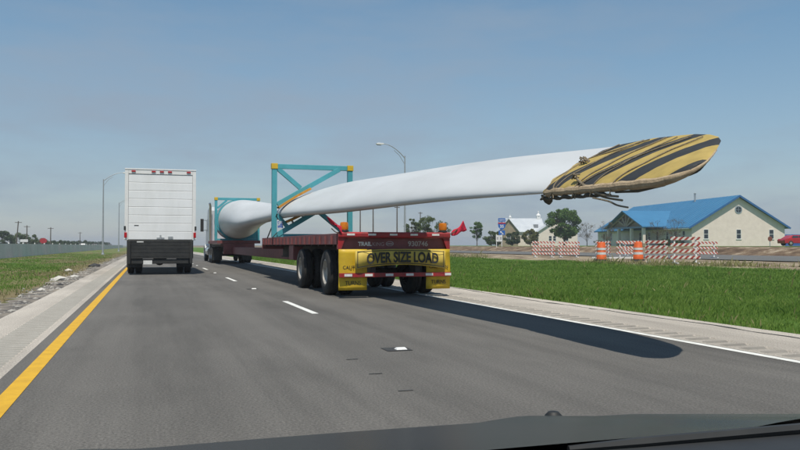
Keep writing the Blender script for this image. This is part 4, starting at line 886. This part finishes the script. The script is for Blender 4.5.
tree(46.1, 127.0, 1.0, 5.3, 2.3, 'mid', 'widest leafy tree showing above the red trailer end', 22, .1, .12, 1.0, .21, 60, TB)
tree(44.9, 116.9, 1.0, 4.2, 1.5, 'mid', 'thin ragged tree behind the right amber beacon', 23, .07, .2, .6, .20, 30, TB)
tree(72.4, 165.7, 1.0, 5.8, 1.6, 'green', 'small dark tree with a bare trunk right of the red flag', 24, .1, .25, 1.0, .24, 44, 'trees by the stone house')
SH = 'shrubs by the stone house'
tree(75.6, 164.7, 1.0, 3.6, 1.9, 'mid', 'green shrub left of the blue highway sign', 25, .08, .05, .9, .28, 40, SH, 'shrub', 'shrub')
tree(80.0, 171.0, 1.0, 3.6, 1.6, 'olive', 'yellowish shrub just behind the blue highway sign', 26, .08, .05, .9, .28, 40, SH, 'shrub', 'shrub')
tree(84.6, 172.5, 1.0, 3.7, 2.2, 'dark', 'dark hedge shrub under the stone gable', 27, .08, .02, 1.2, .28, 30, SH, 'shrub', 'shrub')
tree(87.7, 168.6, 1.0, 4.2, 2.3, 'olive', 'round yellow green shrub in front of the pale roof', 28, .08, .03, 1.2, .28, 34, SH, 'shrub', 'shrub')
tree(90.2, 171.0, 1.0, 3.0, 1.4, 'dark', 'small dark shrub left of the large green tree', 29, .08, .03, 1.0, .28, 22, SH, 'shrub', 'shrub')
BT = 'leafless trees by the blue roofed building'
tree(80.4, 131.4, 1.0, 5.4, 1.9, 'bare', 'leafless tree farthest left of the blue roofed building', 31, .07, .2, .25, .16, 20, BT)
tree(81.6, 126.4, 1.0, 4.9, 1.7, 'bare', 'leafless tree at the left corner of the portico', 32, .07, .2, .3, .16, 20, BT)
tree(74.5, 101.5, 1.0, 4.4, 1.5, 'bare', 'left one of two bare trees before the long facade', 33, .06, .25, .2, .13, 18, BT)
tree(75.4, 98.6, 1.0, 4.4, 1.5, 'bare', 'right one of two bare trees before the long facade', 34, .06, .25, .2, .13, 18, BT)
for i, (lx, ly) in enumerate(((-1.6,3.0),(-1.6,5.4),(-1.6,7.8),(-5.3,28.5))):
    p = Matrix.Rotation(-.1738, 3, 'Z') @ Vector((lx, ly, 0)); tree(91.93+p.x, 115.53+p.y, 1.0, 1.25, 1.4, 'dark', ['low dark shrub nearest the corner under the long facade', 'middle low dark shrub under the long facade', 'low dark shrub next to the portico under the long facade', 'low dark shrub left of the portico columns'][i], 41+i, .05, .02, .8, .2, 16, 'shrubs along the blue roofed building', 'shrub', 'shrub')
LT = 'trees beyond the barrier on the left'
tree(-40.8, 255, 0, 5.4, 3.2, 'dark', 'dark tree cut off by the left picture edge', 51, .15, .05, 1.2, .4, 34, LT)
tree(-37.8, 268, 0, 5.0, 3.4, 'mid', 'lighter green tree around the leaning utility pole', 52, .15, .05, 1.1, .4, 34, LT)
tree(-34.0, 272, 0, 4.8, 3.0, 'mid', 'yellowish tree behind the white sign beyond the barrier', 53, .15, .05, 1.0, .4, 30, LT)
tree(-33.5, 290, 0, 3.4, 3.0, 'mid', 'low green tree left of the red sign', 54, .12, .03, 1.0, .4, 26, LT)
for i in range(14):   # hedgerow running away to the right of the red sign
    xx = -31+i*.6; yy_ = 300+i*14
    if i == 0: hr = tree(xx, yy_, 0, 2.8, 3.4, 'dark', 'low dark bush in the far row beyond the barrier', 60, .1, .02, 1.0, .45, 24, 'far bush row', 'bush', 'bush')
    else: c_ = copy_tree(hr); c_.location = (xx, yy_, 0); c_.rotation_euler.z = i*1.3; c_.scale = (1, 1, rnd.uniform(.6,1.15))
# ------------------------------------------------------------------ rubble by the left shoulder
def rock_verts(r, cx, cy, cz, s, flat=.55):
    ph = [Vector((0,0,1)),Vector((.9,0,.3)),Vector((.3,.85,.3)),Vector((-.75,.5,.3)),Vector((-.75,-.5,.3)),Vector((.3,-.85,.3)),Vector((.7,.5,-.5)),Vector((-.3,.8,-.5)),Vector((-.85,0,-.5)),Vector((-.3,-.8,-.5)),Vector((.7,-.5,-.5))]
    vs = [(cx+p.x*s*r.uniform(.7,1.3), cy+p.y*s*r.uniform(.7,1.3), cz+p.z*s*flat*r.uniform(.7,1.2)) for p in ph]
    return vs, [(0,1,2),(0,2,3),(0,3,4),(0,4,5),(0,5,1),(1,6,2),(2,7,3),(3,8,4),(4,9,5),(5,10,1),(2,6,7),(3,7,8),(4,8,9),(5,9,10),(1,10,6),(10,9,8,7,6)]
r = random.Random(12); b = MB()
for i in range(900):
    y = 9+70*r.random()**1.6; x = -2.45+r.gauss(0,.28); s = r.uniform(.012,.045)*(1.8 if r.random() < .1 else 1)
    if x > -2.1: continue
    v, f = rock_verts(r, x, y, gz(x)+.04, s); b.add(v, f)
o = b.build('rubble', pm('rubble_grey', (.20,.19,.17), (.40,.38,.34), 1.5, .9)); o['kind'] = 'stuff'; o['label'] = 'grey gravel and crumbs of pavement beside the left shoulder'; o['category'] = 'rubble'
M_CHUNK = pm('chunk_concrete', (.42,.40,.36), (.55,.53,.48), 4, .9); 
CH = [(-2.7,15.5,.16,'pale flat concrete chunk nearest the camera beside the left shoulder',M_CHUNK),(-3.05,16.6,.13,'pale concrete chunk at the left picture edge in the dry grass',M_CHUNK),(-2.55,21.5,.12,'small pale concrete chunk midway along the left shoulder',M_CHUNK),
      (-2.75,27.5,.26,'widest pale slab of broken concrete beside the left shoulder',M_CHUNK),(-2.5,30.0,.17,'pale concrete lump just beyond the widest slab',M_CHUNK),(-2.35,24.0,.12,'dark asphalt lump among the pale chunks',M_TAR),(-2.7,44.5,.34,'large dark asphalt lump farthest along the left shoulder',M_TAR),(-3.4,38,.2,'pale concrete chunk in the grass near the dark lump',M_CHUNK)]
for x, y, s, lab, mt in CH:
    b = MB(); v, f = rock_verts(r, 0, 0, s*.25, s, .42); b.add(v, f)
    for _ in range(3): v, f = rock_verts(r, r.uniform(-.8,.8)*s, r.uniform(-.8,.8)*s, s*.18, s*.5, .5); b.add(v, f)
    tag(b.build('concrete_chunk' if mt is M_CHUNK else 'asphalt_lump', mt, loc=(x,y,gz(x)+.02)), lab, 'rubble', 'chunks along the left shoulder')

# ------------------------------------------------------------------ bonnet of the car the picture is taken from
oc = thing('own_car', 'dark car bonnet along the bottom edge of the picture', 'car', (.37, 0, 0))
nxh, nyh = 36, 26; vs = []
for j in range(nyh+1):
    Y = .85 + 1.46*j/nyh
    for i in range(nxh+1):
        u = -1+2*i/nxh; X_ = u*.90; z = .868-.205*(Y-.9) - .012*u*u
        if Y > 1.72: z -= .9*(Y-1.72)**1.7
        e = max(0, abs(u)-.90)/.10; z -= .10*e*e
        z += .010*math.exp(-((abs(u)-.55)/.07)**2)
        vs.append((X_*(1-.10*max(0,(Y-1.6)/.7)**2), Y, z))
b = MB(); b.add(vs, [(j*(nxh+1)+i, j*(nxh+1)+i+1, (j+1)*(nxh+1)+i+1, (j+1)*(nxh+1)+i) for j in range(nyh) for i in range(nxh)])
b.build('bonnet', M_HOOD, oc, True)
b = MB(); b.prism([(.86,.25),(.86,.70),(1.7,.55),(2.25,.35),(2.25,.2)], -.86, .86, 'x'); b.build('front_body', M_BLK, oc, bevel=.02)
b = MB(); b.prism([(.45,.84),(.62,.875),(.85,.868),(.855,.80),(.45,.80)], -.85, .85, 'x'); b.build('cowl', pm('cowl_plastic', (.02,.022,.024), (.028,.03,.032), 8, .65), oc)
pts = [(.12+.1*k, .846-.004*k, .872+.001*k) for k in range(8)]
b = MB(); b.tube(pts, [.004]+[.007]*6+[.004], 6); b.build('wiper_blade', M_BLK, oc, True)
b = MB(); b.lathe([(.022,0),(.02,.012),(.012,.02),(0,.022)], 12, (.535,1.63,.712)); b.build('washer_nozzle', M_BLK, oc, True)
for s in (-1, 1): wheel(oc, s*.74, 1.55, .30, .2, s)

# ------------------------------------------------------------------ thin spring haze
b = MB(); b.box(-700, 900, -150, 1500, -1.5, 14.5)
hzo = b.build('haze', []); hzo['kind'] = 'stuff'; hzo['label'] = 'thin pale haze over the whole place'; hzo['category'] = 'haze'
mh = bpy.data.materials.new('haze_air'); mh.use_nodes = True; mn = mh.node_tree; mn.nodes.remove(mn.nodes['Principled BSDF'])
pv = mn.nodes.new('ShaderNodeVolumePrincipled'); pv.inputs['Density'].default_value = .0005; pv.inputs['Color'].default_value = (.88, .92, .97, 1); pv.inputs['Anisotropy'].default_value = .2
mn.links.new(pv.outputs['Volume'], mn.nodes['Material Output'].inputs['Volume']); hzo.data.materials.append(mh)
